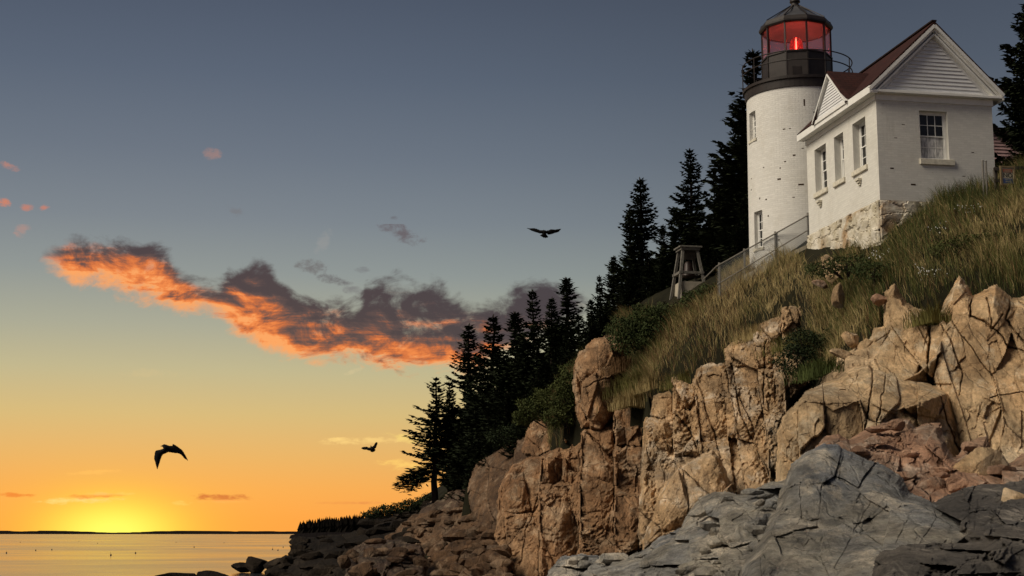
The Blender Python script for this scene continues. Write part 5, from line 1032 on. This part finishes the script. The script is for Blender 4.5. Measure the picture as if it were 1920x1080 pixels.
# separate dry tufts rooted in pockets of the rock
def tuft(px, py, Y, n, h, spread, label, m):
    r = np.random.default_rng(int(px)); c = at(px, py, Y); V = []; F = []
    for i in range(n):
        x, y = r.normal(0, spread, 2); a = math.atan2(y, x) + r.normal(0, .7); L = h * r.uniform(.5, 1.1); ln = L * r.uniform(.1, .7); w = .011; k = len(V); ca, sa = math.cos(a + 1.57) * w, math.sin(a + 1.57) * w; dz = -.25 * abs(x) - .2
        for f, ww in ((0, 1.), (.45, .8), (.8, .5)):
            q = np.array([x + math.cos(a) * ln * f * f, y + math.sin(a) * ln * f * f, dz + L * f * (1 - .1 * f)]); V += [q + np.array([ca, sa, 0]) * ww, q - np.array([ca, sa, 0]) * ww]
        V.append(np.array([x + math.cos(a) * ln, y + math.sin(a) * ln, dz + L * .9])); F += [(k, k + 1, k + 3, k + 2), (k + 2, k + 3, k + 5, k + 4), (k + 4, k + 5, k + 6)]
    o = link('grass_tuft', meshdata('grass_tuft', np.array(V), F), None, m); o.location = c; return tag(o, label, 'grass', kind='stuff')
tuft(1183, 752, 57.2, 900, .75, .34, 'dry grass tuft beside the tall rounded block', GM_[0]); tuft(1200, 722, 58., 1100, .85, .5, 'dry grass tuft above the upright pillar', GM_[1]); tuft(1228, 722, 56.6, 900, .7, .4, 'dry grass tuft at the top of the cleft', GM_[0])
tuft(1285, 712, 54.6, 700, .6, .4, 'grass tuft on top of the broken column', GM_[1]); tuft(1430, 622, 50.2, 800, .6, .45, 'grass tuft on the crest of the middle cliff', GM_[0]); tuft(1500, 640, 46.8, 900, .6, .45, 'grass tuft at the head of the gully', GM_[1]); tuft(1165, 690, 60.6, 700, .8, .4, 'grass tuft behind the tall rounded block', GM_[3])
tuft(1550, 690, 42.4, 900, .6, .45, 'grass tuft in the gully beside the slab', GM_[2]); tuft(1745, 592, 39.6, 700, .55, .35, 'grass tuft in the notch of the right cliff top', GM_[1])
# seed heads and small white flowers
M_FLW = plain('white_flower', (.62, .62, .58), .8, .1, .1, 5., 0)
r = random.Random(9)
for px, py, Y, lb, n in ((1812, 392, 44.3, 'white wild flowers on the slope below the sign', 26), (1762, 428, 43.8, 'few white wild flowers below the gable wall', 12), (1735, 508, 42., 'white wild flowers low on the slope above the slab', 30), (1650, 478, 44., 'white wild flowers by the foundation corner', 22), (1872, 500, 41.8, 'white wild flowers in green weeds at the right', 14)):
    c = at(px, py, Y); mb = MB()
    for i in range(n):
        x, y, z = r.gauss(0, .22), r.gauss(0, .2), r.gauss(0, .10); s_ = r.uniform(.012, .024)
        mb.add([(x - s_, y, z), (x, y - s_, z), (x + s_, y, z), (x, y + s_, z), (x, y, z + s_), (x, y, z - s_)], [(0, 1, 4), (1, 2, 4), (2, 3, 4), (3, 0, 4), (1, 0, 5), (2, 1, 5), (3, 2, 5), (0, 3, 5)])
    o = mb.build('wild_flowers', M_FLW); o.location = c; tag(o, lb, 'flowers', kind='stuff')

# ------------------------------------------------------------------ birds
M_BIRD = plain('dark_feathers', (.006, .006, .006), .9, .1, .3, 8., 0)
def bird(px_c, py_c, Y, outline, body, thick, bend, label):
    """outline in photo steps about the body; inflated to a solid: thick at the body, thin at the wing tips, wings bent in depth"""
    s = Y / 2840; P = np.array(outline, float); st = (P[:, 0].max() - P[:, 0].min()) / 90
    U, Vv = np.meshgrid(np.arange(P[:, 0].min() - 1, P[:, 0].max() + 1, st), np.arange(P[:, 1].min() - 1, P[:, 1].max() + 1, st)); ins = inpoly(U, Vv, outline); ed = segdist(U, Vv, outline, True)
    bx, byy, br = body; dist = np.hypot((U - bx) / br, (Vv - byy) / (br * .8)); T_ = np.sqrt(np.clip(ed, 0, 6) / 6) * (.05 + thick * np.exp(-dist ** 2)); Bd = bend * ((U - bx) / 30.) ** 2 + bend * .6 * (U - bx) / 30.
    fin = ins[:-1, :-1] & ins[1:, :-1] & ins[:-1, 1:] & ins[1:, 1:]; vin = np.zeros(U.shape, bool)
    for a in (slice(None, -1), slice(1, None)):
        for b_ in (slice(None, -1), slice(1, None)): vin[a, b_] |= fin
    # boundary verts are shared by both faces
    inner = np.zeros(U.shape, bool); inner[1:-1, 1:-1] = fin[1:, 1:] & fin[:-1, 1:] & fin[1:, :-1] & fin[:-1, :-1]
    X = (U - bx) * s; Z = -(Vv - byy) * s; idf = np.full(U.shape, -1); idb = idf.copy(); V = []; F = []
    for j, i in np.argwhere(vin):
        idf[j, i] = len(V); tz = T_[j, i] if inner[j, i] else 0.; V.append((X[j, i], Bd[j, i] - tz, Z[j, i]))
        if inner[j, i]: idb[j, i] = len(V); V.append((X[j, i], Bd[j, i] + tz, Z[j, i]))
        else: idb[j, i] = idf[j, i]
    for j, i in np.argwhere(fin):
        F.append((idf[j + 1, i], idf[j + 1, i + 1], idf[j, i + 1], idf[j, i])); q = (idb[j, i], idb[j, i + 1], idb[j + 1, i + 1], idb[j + 1, i])
        if q != tuple(reversed(F[-1])): F.append(q)
    o = link('bird', meshdata('bird', V, [tuple(int(k) for k in f) for f in F], True), None, M_BIRD); o.location = at(px_c, py_c, Y)
    return tag(o, label, 'bird', 'birds in flight')
k1 = 15.425
ol1 = [(x / k1 - 60, y / k1 - 35) for x, y in [(335, 408), (480, 425), (560, 432), (640, 428), (700, 445), (800, 485), (860, 500), (890, 490), (930, 484), (965, 492), (1000, 503), (1060, 490), (1130, 460), (1170, 452), (1230, 460), (1350, 435), (1470, 402), (1450, 445), (1385, 525), (1340, 550), (1270, 572), (1180, 612), (1110, 632), (1050, 642), (1010, 610), (1035, 650), (1075, 700), (1050, 725), (990, 742), (975, 762), (955, 735), (935, 730), (915, 768), (900, 725), (850, 700), (795, 655), (850, 625), (885, 600), (810, 608), (740, 588), (640, 555), (540, 512), (470, 465), (400, 432)]]
bird(1020, 436, 45, ol1, (0.5, 2, 6), .09, .10, 'dark bird gliding with wings spread above the spruces')
k2 = 13.5
ol2 = [(x / k2 - 50, y / k2 - 30) for x, y in [(405, 305), (420, 290), (450, 280), (470, 258), (515, 248), (560, 258), (620, 282), (665, 290), (715, 280), (712, 245), (735, 240), (790, 270), (860, 318), (930, 370), (985, 430), (1040, 530), (1080, 610), (1108, 675), (1095, 680), (1048, 635), (1030, 640), (985, 590), (915, 515), (860, 492), (760, 482), (680, 470), (620, 462), (560, 490), (500, 518), (470, 550), (455, 590), (435, 650), (415, 730), (385, 830), (362, 905), (350, 900), (320, 820), (290, 720), (262, 640), (258, 580), (270, 470), (285, 425), (310, 408), (420, 385), (485, 360), (470, 330), (440, 315), (415, 320)]]
bird(310, 840, 45, ol2, (-10, -4, 8), .09, .07, 'large dark gull with drooping wings over the sunset')
k3 = 18.
ol3 = [(x / k3 - 40, y / k3 - 30) for x, y in [(375, 600), (400, 570), (460, 552), (560, 545), (600, 555), (630, 575), (690, 565), (690, 520), (700, 500), (720, 510), (745, 548), (780, 520), (810, 500), (825, 450), (860, 405), (895, 385), (935, 405), (932, 460), (910, 510), (900, 550), (880, 600), (845, 620), (875, 650), (860, 690), (820, 725), (760, 742), (700, 725), (685, 690), (660, 688), (610, 680), (560, 655), (490, 660), (430, 645), (390, 620)]]
bird(697, 842, 85, ol3, (1, 5, 4), .10, .10, 'small dark bird banking near the lone spruces')

# ------------------------------------------------------------------ lobster buoys
M_BUOY = plain('dark_buoy', (.03, .02, .015), .6, .3, .2, 5., 0)
BU = [(67, 1032, 'dark buoy with a tall stick at the left of the sea'), (97, 1031, 'dark round buoy beside the tall-stick buoy'), (208, 1041, 'nearest dark buoy in the sun path'), (254, 1037, 'thin-sticked buoy right of the nearest one'), (364, 1026, 'pale-edged buoy in the middle of the sea'), (330, 1017, 'small far buoy in the middle of the sea'), (183, 1019, 'small far buoy right above the nearest one'), (12, 1037, 'buoy close to the left edge'), (38, 1017, 'tiny far buoy near the left edge'), (148, 1015, 'tiny far buoy under the sun'), (420, 1018, 'tiny far buoy left of the point'), (511, 1030, 'pale buoy before the black ledges'), (531, 1026, 'upright buoy before the black ledges'), (521, 1032, 'low buoy between the two by the ledges')]
for i, (px, py, lb) in enumerate(BU):
    Y = ZC * 2837 / (py - 1000) * 1.0; c = at(px, py, Y); k = Y / 90.
    o = MB().lathe([(0, -.1), (.10, -.08), (.13, .05), (.10, .18), (.04, .24), (.018, .26), (.018, .30 + .14 * (i % 3)), (0, .31 + .14 * (i % 3))], 10).build('lobster_buoy', M_BUOY, None, True); o.location = (c[0], Y, 0.); o.scale = (min(k, 1.1) * .8,) * 3; o.rotation_euler = (.12 * (i % 3 - 1), .2 * (i % 2) - .1, 0); tag(o, lb, 'buoy', 'buoys on the sea')
